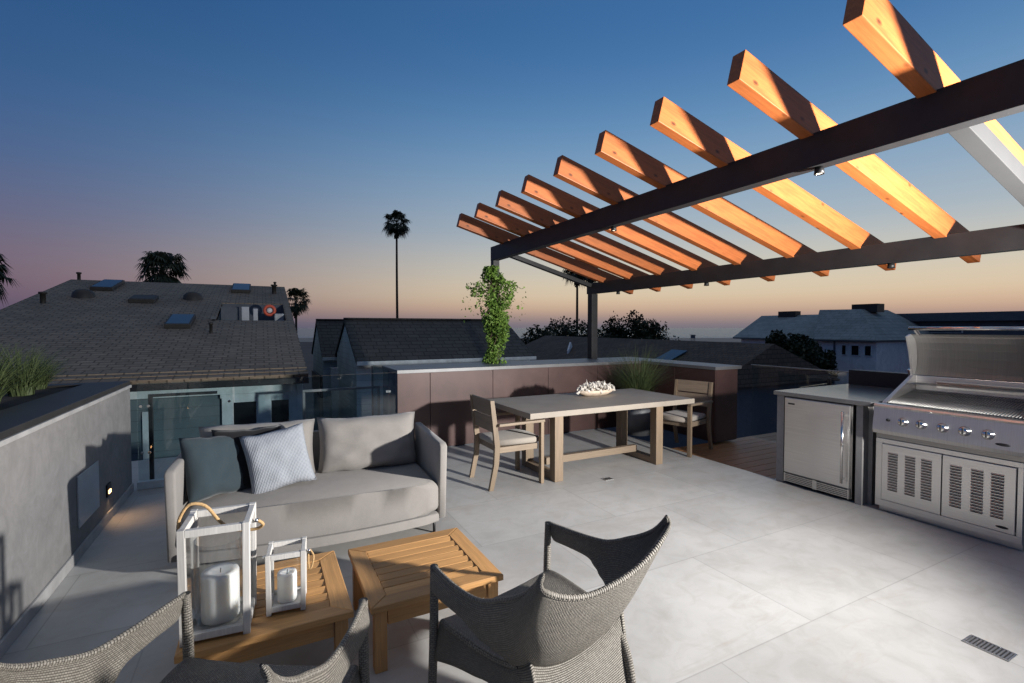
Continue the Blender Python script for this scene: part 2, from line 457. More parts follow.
az = wnew('ShaderNodeMapRange'); az.interpolation_type = 'SMOOTHSTEP'; wn.links.new(dt.outputs['Value'], az.inputs[0]); az.inputs[1].default_value = -.18; az.inputs[2].default_value = .86
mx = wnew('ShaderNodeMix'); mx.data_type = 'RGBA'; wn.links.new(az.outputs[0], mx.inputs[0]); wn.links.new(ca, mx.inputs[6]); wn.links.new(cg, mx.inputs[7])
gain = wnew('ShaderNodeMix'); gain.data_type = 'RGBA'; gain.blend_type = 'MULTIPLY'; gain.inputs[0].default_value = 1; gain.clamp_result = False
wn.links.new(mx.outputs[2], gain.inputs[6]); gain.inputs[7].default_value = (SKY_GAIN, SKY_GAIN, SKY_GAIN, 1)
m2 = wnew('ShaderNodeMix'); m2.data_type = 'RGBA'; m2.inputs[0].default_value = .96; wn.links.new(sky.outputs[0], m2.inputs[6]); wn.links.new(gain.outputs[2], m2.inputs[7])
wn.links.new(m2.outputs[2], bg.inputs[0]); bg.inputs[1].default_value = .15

sd = bpy.data.lights.new('sun', 'SUN'); sd.energy = .05; sd.angle = R(10); sd.color = (1, .72, .5)
so = link('sun', sd); v = Vector((math.sin(R(SUN_AZ))*math.cos(R(2)), math.cos(R(SUN_AZ))*math.cos(R(2)), math.sin(R(2))))
so.rotation_euler = (-v).to_track_quat('-Z', 'Y').to_euler()

kd = bpy.data.lights.new('terrace_lamp', 'SPOT'); kd.energy = 345; kd.shadow_soft_size = .09; kd.color = (1, .97, .93)
kd.spot_size = R(152); kd.spot_blend = 1.0
ko = link('terrace_lamp', kd); ko.location = (4.1, -.40, 1.58)
ko.rotation_euler = (Vector((.1, 5.0, 4.2))-ko.location).to_track_quat('-Z', 'Y').to_euler()

sc.view_settings.view_transform = 'Standard'; sc.view_settings.look = 'None'; sc.view_settings.gamma = 1
sc.view_settings.exposure = 3.0
sc.cycles.max_bounces = 8; sc.cycles.transparent_max_bounces = 16; sc.cycles.caustics_reflective = False; sc.cycles.caustics_refractive = False
sc.cycles.sample_clamp_indirect = 6

# ------------------------------------------------------------------ ground, sand, sea
s_, c_ = math.sin(R(27.3)), math.cos(R(27.3))
def fr(d, l, z): return (d*s_+l*c_, d*c_-l*s_, z)     # d metres out to sea, l metres along the shore
g = MB()
rows = [(-800, -8), (430, -8), (560, -9.2), (40000, -9.2)]; LW = 60000
for (d0, z0), (d1, z1) in zip(rows, rows[1:]):
    g.poly([fr(d0, -LW, z0), fr(d0, LW, z0), fr(d1, LW, z1), fr(d1, -LW, z1)])
bmesh.ops.remove_doubles(g.bm, verts=g.bm.verts, dist=.01)
tag(g.build('ground', M['ground']), kind='structure')
g = MB(); g.poly([fr(330, -3000, -7.99), fr(330, 3000, -7.99), fr(430, 3000, -7.99), fr(430, -3000, -7.99)])
g.poly([fr(430, -3000, -7.99), fr(430, 3000, -7.99), fr(560, 3000, -9.18), fr(560, -3000, -9.18)])
tag(g.build('beach', M['sand']), kind='structure')
g = MB(); g.poly([fr(480, -LW, -8.4), fr(480, LW, -8.4), fr(40000, LW, -8.4), fr(40000, -LW, -8.4)])
tag(g.build('sea', M['water']), kind='structure')
g = MB()
for k in range(3):
    d0 = 492+k*34; n = 120; off = k*7.3
    up, lo = [], []
    for i in range(n+1):
        l = -900+1800*i/n
        a = d0+9*noise.noise(Vector((l*.012, off, 0)))+6*noise.noise(Vector((l*.05, off, 2)))
        w = max(.5, 9*(.6+noise.noise(Vector((l*.02, off, 5)))))
        lo.append(fr(a, l, -8.37)); up.append(fr(a+w, l, -8.37))
    for i in range(n): g.poly([lo[i], lo[i+1], up[i+1], up[i]])
tag(g.build('surf', M['foam']), kind='stuff')

# ------------------------------------------------------------------ terrace floor
g = MB(); g.bx(-1.9, 4.66, -3, 7.0, -.3, 0); g.bx(4.66, 7.0, -3, 3.15, -.3, 0)
tag(g.build('terrace_floor', M['tile']), kind='structure')
g = MB(); g.bx(-1.9, 4.6, -3, 7.0, -8, -.304); g.bx(4.601, 6.9, -3, 3.1, -8, -.304)
t_ = g.build('terrace_building', M['siding']); tag(t_, 'storeys of the house below the roof terrace', 'building')
g = MB()
for k in range(10): g.bx(4.668, 7.0, 3.16+k*.15, 3.16+k*.15+.143, -.14, -.03, .004)
tag(g.build('deck', M['deck']), kind='structure')

# drains
def drain(x, y, lx, ly, rz, n, label):
    e = empty('floor_drain', (x, y, .001), rz, label, 'drain')
    f = MB(); t = .008
    f.bx(-lx/2, lx/2, -ly/2, -ly/2+t, 0, .004); f.bx(-lx/2, lx/2, ly/2-t, ly/2, 0, .004); f.bx(-lx/2, -lx/2+t, -ly/2+t, ly/2-t, 0, .004); f.bx(lx/2-t, lx/2, -ly/2+t, ly/2-t, 0, .004)
    for k in range(n):
        xx = -lx/2+t+(k+.5)*(lx-2*t)/n; f.bx(xx-.003, xx+.003, -ly/2+t, ly/2-t, 0, .0035)
    f.build('grate', M['steel'], e)
    MB().bx(-lx/2+.001, lx/2-.001, -ly/2+.001, ly/2-.001, 0, .0015).build('sump', M['dark'], e)
drain(3.11, .985, .17, .10, R(90), 11, 'slotted steel drain grate set in the pale tiles at lower right')
drain(3.13, 3.93, .10, .08, 0, 6, 'small square floor drain in the tiles beside the dining table')

# ------------------------------------------------------------------ left wall with planter
e = empty('parapet_wall', (-1.12, 1.0, 0), 0, 'low grey trowelled stucco wall with dark cap at the terrace edge', 'wall')
MB().bx(-.88, 0, -3.5, 4.72, 0, .985).build('wall', M['stucco'], e)
MB().bx(-.90, .012, -3.5, 4.735, .985, 1.012, .004).build('cap_edge', M['baseb'], e)
g = MB(); g.bx(-.90, -.76, -3.5, 4.735, 1.0125, 1.05, .004); g.bx(-.30, .0, -3.5, 4.735, 1.0125, 1.05, .004); g.bx(-.76, -.30, 4.55, 4.735, 1.0125, 1.05, .004)
g.build('cap', M['cap'], e)
MB().bx(-.76, -.30, -3.5, 4.55, 1.0125, 1.03).build('soil', M['soil'], e)
MB().bx(.0005, .014, -3.5, 4.72, 0.0005, .075, .003).build('baseboard', M['baseb'], e)
MB().bx(.0005, .010, 3.20, 3.66, .20, .55, .003).build('access_panel', M['panel'], e)
for y in (3.42-.0, .98):
    g = MB(); y_ = y if y < 2 else 3.92
    g.bx(.0005, .012, y_-.055, y_+.055, .20, .30, .003); f = g.build('step_lamp', M['blackm'], e)
    MB().bx(.0125, .016, y_-.03, y_+.03, .222, .25, .002).build('lens', M['glow'], f)
    ld = bpy.data.lights.new('step_lamp_bulb', 'SPOT'); ld.energy = .22; ld.color = (1, .6, .3); ld.spot_size = R(120); ld.spot_blend = .8; ld.shadow_soft_size = .02
    lo = link('step_lamp_bulb', ld); lo.parent = e; lo.location = (.04, y_, .235); lo.rotation_euler = Vector((.6, 0, -1)).to_track_quat('-Z', 'Y').to_euler()

def tuft(mb, c, n, h, spread, w=.004, lean=.5, rnd=random):
    c = Vector(c); bm = mb.bm
    for i in range(n):
        a = rnd.uniform(0, 2*math.pi); r0 = rnd.uniform(0, .25)**.5*spread*.35
        base = c+Vector((math.cos(a)*r0, math.sin(a)*r0, 0)); L = h*rnd.uniform(.45, 1.05)
        ln = rnd.uniform(.05, lean)*spread*1.6; a2 = a+rnd.uniform(-.6, .6)
        d = Vector((math.cos(a2), math.sin(a2), 0)); side = Vector((-math.sin(a2+rnd.uniform(-1, 1)), math.cos(a2), 0)).normalized()
        prev = None; segs = 4
        for k in range(segs+1):
            t = k/segs; p = base+d*(ln*t*t)+Vector((0, 0, L*(t-.16*t*t*(ln/ max(spread, .01)))))
            ww = w*(1-t*.92)
            cur = (bm.verts.new(p-side*ww), bm.verts.new(p+side*ww))
            if prev: bm.faces.new((prev[0], prev[1], cur[1], cur[0]))
            prev = cur
for (x, y, h, s, lb) in ((-1.66, 5.05, .42, .40, 'spiky grass clump nearest the end of the stucco wall planter'), (-1.62, 4.35, .46, .42, 'bushy grass clump in the wall planter cut by the photo edge'), (-1.70, 5.5, .30, .28, 'short grass clump at the far end of the wall planter')):
    mb = MB(); tuft(mb, (0, 0, 0), 420, h, s, .0045, .6)
    o = mb.build('ornamental_grass', M['grass1']); o.location = (x, y, 1.028); tag(o, lb, 'grass plant', 'grasses in the wall planter')

# ------------------------------------------------------------------ bar / planter wall
e = empty('bar_wall', (1.47, 5.93, 0), 0, 'long bronze panelled bar wall with pale metal top behind the dining table', 'bar wall')
g = MB(); XB, XW = 0, 3.92
edges = [0, .42, 1.30, 2.18, 3.06, XW]
for a, b in zip(edges, edges[1:]):
    g.bx(a+.003, b-.003, 0, .02, .015, .985, .002)
for a, b in ((-1.43, -.72), (-.714, -.004)):
    g.bx(XW, XW+.02, a+.003, b-.003, .015, .985, .002)
g.bx(XW+.02+.001, 4.36, -1.43, -1.41, .015, .985, .002)
g.build('panel', M['bronze'], e)
g = MB(); g.bx(.003, XW+.46, .022, .80, 0, .984); g.bx(XW+.022, XW+.44, -1.408, .02, 0, .984); g.build('core', M['walld'], e)
g = MB(); g.bx(-.005, 4.42, -.02, .84, .986, 1.03, .003); g.bx(XW-.02, 4.42, -1.45, -.021, .986, 1.03, .003); g.build('coping', M['coping'], e)

# vine and post are separate; pergola
PX0, PX1 = 3.12, 4.92
pe = empty('pergola', (PX0, 6.6, 0), 0, 'charcoal steel pergola with nine sloping cedar rafters over the dining area', 'pergola')
OX, OY = PX0, 6.6
def L(x, y, z): return (x-OX, y-OY, z)
def lbx(mb, x0, x1, y0, y1, z0, z1, b=0): mb.bx(x0-OX, x1-OX, y0-OY, y1-OY, z0, z1, b); return mb
lbx(MB(), 3.12, 3.22, -1.6, 6.76, 2.575, 2.785, .003).build('beam', M['beam'], pe)
lbx(MB(), 4.92, 5.02, -1.6, 6.76, 2.125, 2.305, .003).build('beam', M['beam'], pe)
lbx(MB(), 3.12, 3.22, 6.655, 6.755, 1.031, 2.574, .003).build('post', M['beam'], pe)
lbx(MB(), 4.92, 5.04, 6.61, 6.73, 1.031, 2.124, .003).build('post', M['beam'], pe)
lbx(MB(), 3.12, 3.22, -1.6, -1.5, .001, 2.574, .003).build('post', M['beam'], pe)
lbx(MB(), 4.92, 5.02, -1.6, -1.5, .001, 2.124, .003).build('post', M['beam'], pe)
MSL = -(2.79-2.303)/(1.8)
ang = math.atan(MSL)
for y in (1.24, 6.66):
    g = MB(); dz = 0 if y < 3 else .02; g.bar(L(3.222, y, 2.70+dz), L(4.918, y, 2.70+dz+MSL*1.696), .09, .10 if y < 3 else .06, .003); g.build('cross_beam', M['beamg'] if y < 3 else M['beam'], pe)
ry = [1.335+.6315*k for k in range(9)]
for k, y in enumerate(ry):
    # rafter axis from front end to tail, bottom line z = 2.79 + MSL (x-3.12)
    x0, x1 = 2.445, 5.56; h = .185; w = .085
    zc = lambda x: 2.772+MSL*(x-3.12)+h/2/math.cos(ang)
    g = MB(); Ln = (x1-x0)/math.cos(ang); g.box((0, 0, 0), (Ln, w, h), None, .004)
    o = g.build('rafter', M['cedar'], pe); o.location = L((x0+x1)/2, y-w/2, zc((x0+x1)/2)); o.rotation_euler = (0, -ang, 0)
for (x, y, z) in ((3.17, 1.87, 2.575), (3.17, 3.9, 2.575), (4.97, 2.29, 2.125), (4.97, 4.3, 2.125), (4.97, 6.0, 2.125)):
    g = MB(); g.lathe([(0, -.001), (.026, -.001), (.030, -.045), (.024, -.045), (.022, -.036), (0, -.036)], L(x, y, z), 14)
    f = g.build('lamp', M['blackm'], pe)
    MB().lathe([(0, -.038), (.021, -.038)], L(x, y, z), 14).build('lens', M['glowd'], f)

# vine on the front post
def leaf_cards(mb, pts, size, rnd=random, flat=.3):
    bm = mb.bm
    for p in pts:
        p = Vector(p); n = Vector((rnd.gauss(0, 1), rnd.gauss(0, 1), rnd.gauss(0, 1)+flat)).normalized()
        a = n.orthogonal().normalized(); a = Matrix.Rotation(rnd.uniform(0, 6.28), 3, n) @ a; b = n.cross(a)
        s = size*rnd.uniform(.6, 1.3)
        v = [bm.verts.new(p+a*s), bm.verts.new(p+b*s*.55+n*s*.12), bm.verts.new(p-a*s), bm.verts.new(p-b*s*.55+n*s*.12)]
        bm.faces.new(v)
ve = empty('climbing_vine', (3.06, 6.5, 1.03), 0, 'bright green leafy vine climbing the far pergola post', 'vine')
rnd = random.Random(3); pts = []
for i in range(7500):
    z = rnd.random()**.9*1.42
    rr = .20-.04*math.sin(z*5)+.13*noise.noise(Vector((z*3, 1, 1)))
    if .8 < z < 1.2: rr += .09
    if z > 1.2: rr *= .8
    a = rnd.uniform(0, 6.283); q = rnd.random()**.6
    cl = noise.noise(Vector((math.cos(a)*1.5, math.sin(a)*1.5, z*4)))
    if cl < -.16: continue
    pts.append((math.cos(a)*rr*q+.04*math.sin(z*4), math.sin(a)*rr*q, z))
for i in range(150):
    a = rnd.uniform(0, 6.28); t = rnd.random(); z = .75+rnd.random()*.5
    pts.append((math.cos(a)*(.2+.3*t), math.sin(a)*(.2+.3*t), z-.15*t))
mb = MB(); leaf_cards(mb, pts, .026, rnd); mb.build('leaves', M['vine'], ve)
mb = MB()
for k in range(6):
    ph = k*1.05; mb.tube([(.09*math.cos(ph+z*4), .09*math.sin(ph+z*4), z) for z in [i*.06 for i in range(23)]], .005, 5)
for k in range(9):
    ph = k*.7; mb.tube([(.1*math.cos(ph)*(1+3*t), .1*math.sin(ph)*(1+3*t), 1.0+.35*t-.3*t*t+.05*k/9) for t in [i/6 for i in range(7)]], .003, 4)
mb.build('stem', M['stem'], ve)

# ------------------------------------------------------------------ glass rails
ge = empty('glass_railing', (-1.1, 5.74, 0), 0, 'clear glass balustrade with pale floor channel behind the sofa', 'railing')
for a, b in ((.03, .82), (.84, 1.66), (1.68, 2.50)):
    MB().bx(a, b, -.006, .006, .05, 1.02).build('glass_pane', M['glass'], ge)
MB().bx(.02, 2.52, -.03, .03, .001, .075, .003).build('floor_channel', M['trim'], ge)
for a in (.06, .12, .79):
    for z in (.35, .8): MB().tube([(a, -.025, z), (a, -.007, z)], .013, 10).build('clamp', M['chrome'], ge)
g = MB(); g.bar((0, 0, 0), (0, 0, .90), .035, .035, .002); g.bx(.018, .56, -.015, .015, .872, .90, .002)
o = g.build('metal_gate', M['blackm']); o.location = (-.98, 5.82, .001); tag(o, 'black metal post and top rail standing behind the glass balustrade', 'gate')
# stair guard beyond
ge = empty('stair_railing', (.5, 7.5, -.3), 0, 'low steel framed glass stair guard between the houses and the bar', 'railing')
g = MB(); g.bx(0, 1.09, -.018, .018, .93, .965, .002); g.bx(0, .035, -.018, .018, 0, .929, .002); g.bx(1.055, 1.09, -.018, .018, 0, .929, .002); g.build('frame', M['coping'], ge)
MB().bx(.037, 1.053, -.005, .005, .04, .928).build('glass_pane', M['glass'], ge)
ge = empty('glass_screen', (1.38, 6.0, 0), 0, 'upright frosted edge glass panel at the end of the bar', 'glass screen')
MB().bx(-.006, .006, 0, .98, .02, 1.03).build('glass_pane', M['glass'], ge)
g = MB(); g.bx(-.012, .012, .982, 1.0, 0, 1.03, .002); g.build('frame', M['coping'], ge)
for z in (.35, .75): MB().bx(-.03, .03, .01, .05, z, z+.03, .003).build('clamp', M['chrome'], ge)
ge = empty('glass_railing', (6.06, 3.2, -.03), 0, 'clear glass balustrade between the bar wing and the kitchen back', 'railing')
for a, b in ((.02, .62), (.64, 1.24)): MB().bx(-.006, .006, a, b, .06, 1.06).build('glass_pane', M['glass'], ge)
MB().bx(-.012, .012, .0, 1.26, 1.061, 1.073, .002).build('handrail', M['steeld'], ge)
ge = empty('glass_railing', (4.75, 3.22, -.03), R(8), 'dark glass panel standing beside the outdoor fridge', 'railing')
MB().bx(.55, 1.28, -.006, .006, .03, .92).build('glass_pane', M['glass'], ge)
g = MB(); g.bx(1.285, 1.32, -.02, .02, 0, .98, .002); g.build('post', M['blackm'], ge)

# ------------------------------------------------------------------ outdoor kitchen
ke = empty('kitchen_island', (4.63, 3.11, 0), 0, 'stone topped outdoor kitchen island holding the fridge and grill', 'kitchen island')
# local: x into the island, y negative towards the camera side
g = MB(); g.bx(0, .70, -.075, 0, .001, .875, .003); 
g.bx(.62, 1.36, -2.6, 0, .001, .875, .003); g.bx(.30, .61, -.905, -.90-1.2, .001, .06)
g.bx(0, .62, -.79, -.735, .001, .875, .003); g.bx(.09, .62, -.8245, -.791, .001, .875); g.build('cabinet', M['kstone'], ke)
g = MB(); g.bx(-.025, 1.42, -.86, .025, .876, .915, .004); g.bx(.70, 1.42, -2.6, -.861, .876, .915, .004); g.build('countertop', M['counter'], ke)
MB().bx(1.30, 1.42, -2.6, .02, .9155, 1.075, .003).build('back_panel', M['beam'], ke)
# fridge
fe = empty('outdoor_fridge', (4.60, 2.71, 0), 0, 'stainless undercounter fridge with vertical bar handle below the stone top', 'fridge')
g = MB(); g.bx(.03, .60, -.31, .31, .03, .865); g.build('body', M['steeld'], fe)
d = MB().bx(0, .029, -.30, .30, .125, .862, .005).build('door', M['steel'], fe)
g = MB(); g.tube([(-.045, -.262, .17), (-.045, -.262, .81)], .011, 12); g.bx(-.04, 0, -.268, -.256, .20, .215); g.bx(-.04, 0, -.268, -.256, .765, .78); g.build('handle', M['chrome'], d)
MB().bx(-.002, 0, .20, .265, .80, .815).build('badge', M['dark'], d)
g = MB()
for k in range(5): g.bx(.004, .022, -.29, .29, .035+k*.016, .043+k*.016)
g.bx(.002, .02, -.30, -.29, .03, .115); g.bx(.002, .02, .29, .30, .03, .115); g.bx(.002, .02, -.02, .02, .03, .115)
g.build('vent_grille', M['steel'], fe)
# grill
gr = empty('gas_grill', (4.63, 1.77, 0), 0, 'large stainless gas grill with open hood above louvred cabinet doors', 'grill')
g = MB(); Yl, Yr = .445, -.455
g.bx(.03, .70, Yr, Yl, .05, .60); g.bx(-.002, .03, Yr, Yl, .05, .105, .002); g.bx(-.002, .03, Yl-.045, Yl, .105, .585, .002); g.bx(-.002, .03, Yr, Yr+.03, .105, .585, .002); g.bx(-.002, .03, Yr, Yl, .585, .622, .002)
g.bx(.05, .6, Yr+.01, Yl-.01, .001, .05)
g.build('cabinet', M['steel'], gr)
for (y0, y1) in ((-.005, .395), (-.42, -.012)):
    g = MB(); 
    # door sheet; dark strips paint the shade of slots, louvres raised over each
    cols = [y0+(y1-y0)*f for f in (.23, .5, .80)]; zs = [.20+.0215*k for k in range(15)]
    g.bx(-.012, .0, y0, y1, .11, .58, .003)
    g.mark(0)
    for c in cols:
        for z in zs:
            g.bx(-.0135, -.0122, c-.034, c+.034, z, z+.009); g.mark(1)
            g.box((-.017, c, z+.0125), (.010, .070, .002), (0, R(-35), 0)); g.mark(0)
    d = g.build('door', [M['steel'], M['dark']], gr)
g = MB(); g.lathe([(0, 0), (.5, 0), (.5, .1), (0, .1)], (0, 0, 0), 16)
bmesh.ops.transform(g.bm, matrix=Matrix.Translation((-.0125, -.355, .145)) @ Matrix.Rotation(R(-90), 4, 'Y') @ Matrix.Diagonal((.018, .068, .03, 1)), verts=g.bm.verts)
g.build('badge', M['blackm'], gr)
# control panel: sloped fascia
def prof_y(mb, prof, y0, y1):
    bm = mb.bm; a = [bm.verts.new((x, y0, z)) for x, z in prof]; b = [bm.verts.new((x, y1, z)) for x, z in prof]; n = len(prof)
    bm.faces.new(a); bm.faces.new(b[::-1])
    for i in range(n): bm.faces.new((a[i], b[i], b[(i+1) % n], a[(i+1) % n]))
    return mb
g = MB(); prof_y(g, [(-.055, .70), (-.03, .885), (-.042, .90), (-.03, .913), (.03, .915), (.04, .89), (.08, .66), (-.04, .67)], Yr-.03, Yl+.005)
g.build('control_panel', M['steelh'], gr)
MB().bx(-.01, .03, Yr-.01, Yl-.005, .628, .665, .002).build('drip_tray', M['steeld'], gr)
for y in (.235, .115, -.02, -.15, -.28):
    g = MB(); g.lathe([(0, 0), (.037, 0), (.037, .006), (.029, .008), (.027, .03), (.022, .034), (0, .034)], (0, 0, 0), 18)
    bmesh.ops.transform(g.bm, matrix=Matrix.Translation((-.0425, y, .79)) @ Matrix.Rotation(R(-82), 4, 'Y'), verts=g.bm.verts)
    k = g.build('knob', M['chrome'], gr)
    MB().box((-.080, y, .795), (.012, .008, .045), (0, R(8), 0), .002).build('grip', M['dark'], k)
g = MB(); g.lathe([(0, 0), (.012, 0), (.012, .012), (0, .012)], (0, 0, 0), 12)
bmesh.ops.transform(g.bm, matrix=Matrix.Translation((-.044, .34, .79)) @ Matrix.Rotation(R(-82), 4, 'Y'), verts=g.bm.verts); g.build('igniter_button', M['dark'], gr)
g = MB(); g.lathe([(0, 0), (.5, 0), (.5, .1), (0, .1)], (0, 0, 0), 16)
bmesh.ops.transform(g.bm, matrix=Matrix.Translation((-.05, -.36, .735)) @ Matrix.Rotation(R(-82), 4, 'Y') @ Matrix.Diagonal((.02, .08, .03, 1)), verts=g.bm.verts); g.build('badge', M['blackm'], gr)
# firebox
g = MB()
for y0, y1 in ((Yl-.03, Yl), (Yr, Yr+.03)): prof_y(g, [(.081, .63), (.60, .63), (.60, 1.13), (.54, 1.13), (.10, .925), (.081, .915)], y0, y1)
g.bx(.57, .5995, Yr+.031, Yl-.031, .63, 1.125, .003); g.bx(.081, .57, Yr+.031, Yl-.031, .74, .76)
g.build('firebox', M['steel'], gr)
g = MB()
for k in range(44):
    y = Yr+.04+k*(Yl-Yr-.08)/43; g.tube([(.09, y, .915), (.56, y, 1.0)], .0042, 6)
for x in (.15, .32, .5): g.tube([(x, Yr+.03, .908+.181*(x-.09)), (x, Yl-.03, .908+.181*(x-.09))], .005, 6)
g.build('grate', M['grate'], gr)
g = MB()
for k in range(9): g.tube([(.40+k*.018, Yr+.05, 1.065), (.40+k*.018, Yl-.05, 1.065)], .003, 5)
for k in range(7): g.tube([(.39, Yr+.06+k*.13, 1.0635), (.56, Yr+.06+k*.13, 1.0635)], .0035, 5)
g.build('warming_rack', M['grate'], gr)
MB().bx(.562, .569, -.30, .26, 1.03, 1.09).build('rear_burner', M['chrome'], gr)
# lid, open: a curved shell whose inside faces the cook
arc = []
for k in range(11):
    t = k/10; arc.append((.60-.10*math.sin(t*2.2)+.07*t*1.0+.02, 1.04+.44*t))
arc = [(.585, 1.132), (.602, 1.17), (.613, 1.22), (.617, 1.29), (.610, 1.36), (.59, 1.42), (.555, 1.465), (.50, 1.495)]
g = MB(); bm = g.bm
for side in (0, 1):
    pass
rows_ = []
for x, z in arc: rows_.append((bm.verts.new((x, Yr, z)), bm.verts.new((x, Yl, z))))
for i in range(len(arc)-1):
    f = bm.faces.new((rows_[i][0], rows_[i][1], rows_[i+1][1], rows_[i+1][0])); f.smooth = True
r_ = bmesh.ops.solidify(bm, geom=list(bm.faces), thickness=.022)
for y0, y1 in ((Yl-.018, Yl-.001), (Yr+.001, Yr+.018)):
    prof_y(g, [(x-.002, z) for x, z in arc]+[(.44, 1.475), (.50, 1.32), (.55, 1.12)], y0, y1)
lid = g.build('lid', M['lid'], gr)
g = MB(); g.tube([(.43, Yr+.03, 1.545), (.43, Yl-.03, 1.545)], .016, 12)
for y in (Yr+.07, Yl-.07): g.bar((.43, y, 1.545), (.51, y, 1.49), .02, .02, .003)
g.build('handle', M['chrome'], lid)
g = MB(); g.tube([(.57, Yl+.012, 1.10), (.57, Yl-.02, 1.10)], .035, 14); g.bar((.57, Yl+.008, 1.10), (.54, Yl+.008, 1.18), .02, .03, .003); g.build('hinge', M['chrome'], gr)

# ------------------------------------------------------------------ dining table, shells
te = empty('dining_table', (3.30, 4.43, 0), 0, 'large rectangular trestle dining table with grey top and weathered wood legs', 'dining table')
MB().bx(-1.09, 1.05, -.52, .53, .695, .75, .004).build('table_top', M['ttop'], te)
for x in (-.66, .69):
    for y in (-.30, .30):
        MB().bx(x-.05, x+.05, y-.05, y+.05, .001, .694, .004).build('leg', M['greyz'], te)
    MB().bx(x-.045, x+.045, -.249, .249, .002, .07, .003).build('foot_beam', M['greyy'], te)
    MB().bx(x-.045, x+.045, -.249, .249, .62, .693, .003).build('top_beam', M['greyy'], te)
MB().bx(-.614, .644, -.03, .03, .085, .16, .003).build('stretcher', M['greyx'], te)

be = empty('shell_bowl', (3.53, 4.66, .751), R(6), 'oval wooden bowl heaped with white shells on the dining table', 'bowl')
g = MB(); g.lathe([(0, 0), (.6, .0), (.85, .35), (1, .8), (.95, .8), (.8, .4), (.5, .12), (0, .1)], (0, 0, 0), 28)
bmesh.ops.transform(g.bm, matrix=Matrix.Diagonal((.29, .125, .085, 1)), verts=g.bm.verts); g.build('bowl', M['bowl'], be)
g = MB(); rnd = random.Random(11)
for i in range(230):
    a = rnd.uniform(0, 6.28); q = rnd.random()**.5
    x, y = math.cos(a)*q*.285, math.sin(a)*q*.12; z = .06+.065*(1-q*q)+rnd.uniform(-.01, .02)
    s = rnd.uniform(.012, .026)
    n0 = len(g.bm.verts)
    if i % 3:
        r = bmesh.ops.create_icosphere(g.bm, subdivisions=1, radius=s, matrix=Matrix.Translation((x, y, z)) @ Euler((rnd.random()*3, rnd.random()*3, rnd.random()*3)).to_matrix().to_4x4() @ Matrix.Diagonal((1.3, .8, .45, 1)))
        for v_ in r['verts']: v_.co += Vector((noise.noise(v_.co*90), noise.noise(v_.co*90+Vector((5, 0, 0))), noise.noise(v_.co*90+Vector((0, 5, 0)))))*s*.5
    else:
        d = Vector((rnd.gauss(0, 1), rnd.gauss(0, 1), abs(rnd.gauss(0, 1))+.3)).normalized()
        p = Vector((x, y, z)); k1 = p+d*s*1.2+Vector((rnd.gauss(0, .008), rnd.gauss(0, .008), 0))
        g.tube([p, k1, k1+d*s+Vector((rnd.gauss(0, .01), rnd.gauss(0, .01), .004))], [.006, .005, .002], 5)
g.build('shells', M['shell'], be)

# dining chairs, local +x is the way it faces
def dining_chair(loc, rz, label):
    e = empty('dining_chair', loc, rz, label, 'dining chair', 'dining armchairs')
    mats = M
    for s in (-1, 1):
        g = MB(); g.bar((.25, s*.255, .001), (.25, s*.255, .615), .035, .05, .004); g.build('leg', M['greyz'], e)
        g = MB(); pr = [(-.30, 0.001), (-.245, .25), (-.235, .42), (-.29, .86)]
        bm = g.bm; rg = []
        for (x, z), w in zip(pr, (.045, .05, .055, .04)):
            rg.append([bm.verts.new((x-w/2, s*.24-.016, z)), bm.verts.new((x+w/2, s*.24-.016, z)), bm.verts.new((x+w/2, s*.24+.016, z)), bm.verts.new((x-w/2, s*.24+.016, z))])
        for a, b in zip(rg, rg[1:]):
            for k in range(4): bm.faces.new((a[k], a[(k+1) % 4], b[(k+1) % 4], b[k]))
        bm.faces.new(rg[0][::-1]); bm.faces.new(rg[-1]); g.build('leg', M['greyz'], e)
        g = MB(); g.bar((-.235, s*.272, .625), (.275, s*.262, .628), .05, .026, .005); g.build('armrest', M['greyx'], e)
    g = MB(); g.bx(-.22, .222, -.23, -.205, .345, .40, .002); g.bx(-.22, .222, .205, .23, .345, .40, .002); g.bx(.20, .224, -.204, .204, .345, .40, .002); g.bx(-.21, -.19, -.204, .204, .345, .40, .002)
    g.bx(-.18, .19, -.204, .204, .375, .395)
    g.build('seat_frame', M['greyx'], e)
    ou = [(-.23, -.20), (.20, -.225), (.255, -.20), (.262, 0), (.255, .20), (.20, .225), (-.23, .20)]
    g = MB(); g.prism(ou, .401, .465, .022, 3); g.build('seat_cushion', M['seatc'], e, True)
    g = MB(); rot = (0, R(-7.2), 0)
    for z0, z1 in ((.545, .70), (.712, .862)):
        zc = (z0+z1)/2; x = -.235-.055*(zc-.42)/.44
        g.box((x+.0, 0, zc), (.022, .447, z1-z0), rot, .005)
    g.build('backrest', M['greyy'], e)
    return e
dining_chair((2.215, 4.39, 0), 0, 'weathered wood dining armchair at the table end nearest the sofa')
dining_chair((4.73, 4.46, 0), R(180+13), 'weathered wood dining armchair at the table end nearest the kitchen')

# potted grass
po = empty('potted_grass', (4.88, 5.42, 0), 0, 'tall wispy grass in a dark zinc pot behind the dining table', 'potted plant')
MB().lathe([(0, .001), (.17, .001), (.24, .52), (.225, .52), (.215, .47), (0, .46)], (0, 0, 0), 28).build('pot', M['pot'], po)
mb = MB(); tuft(mb, (0, 0, .46), 900, .88, .80, .0035, .8); mb.build('foliage', M['grass1'], po)

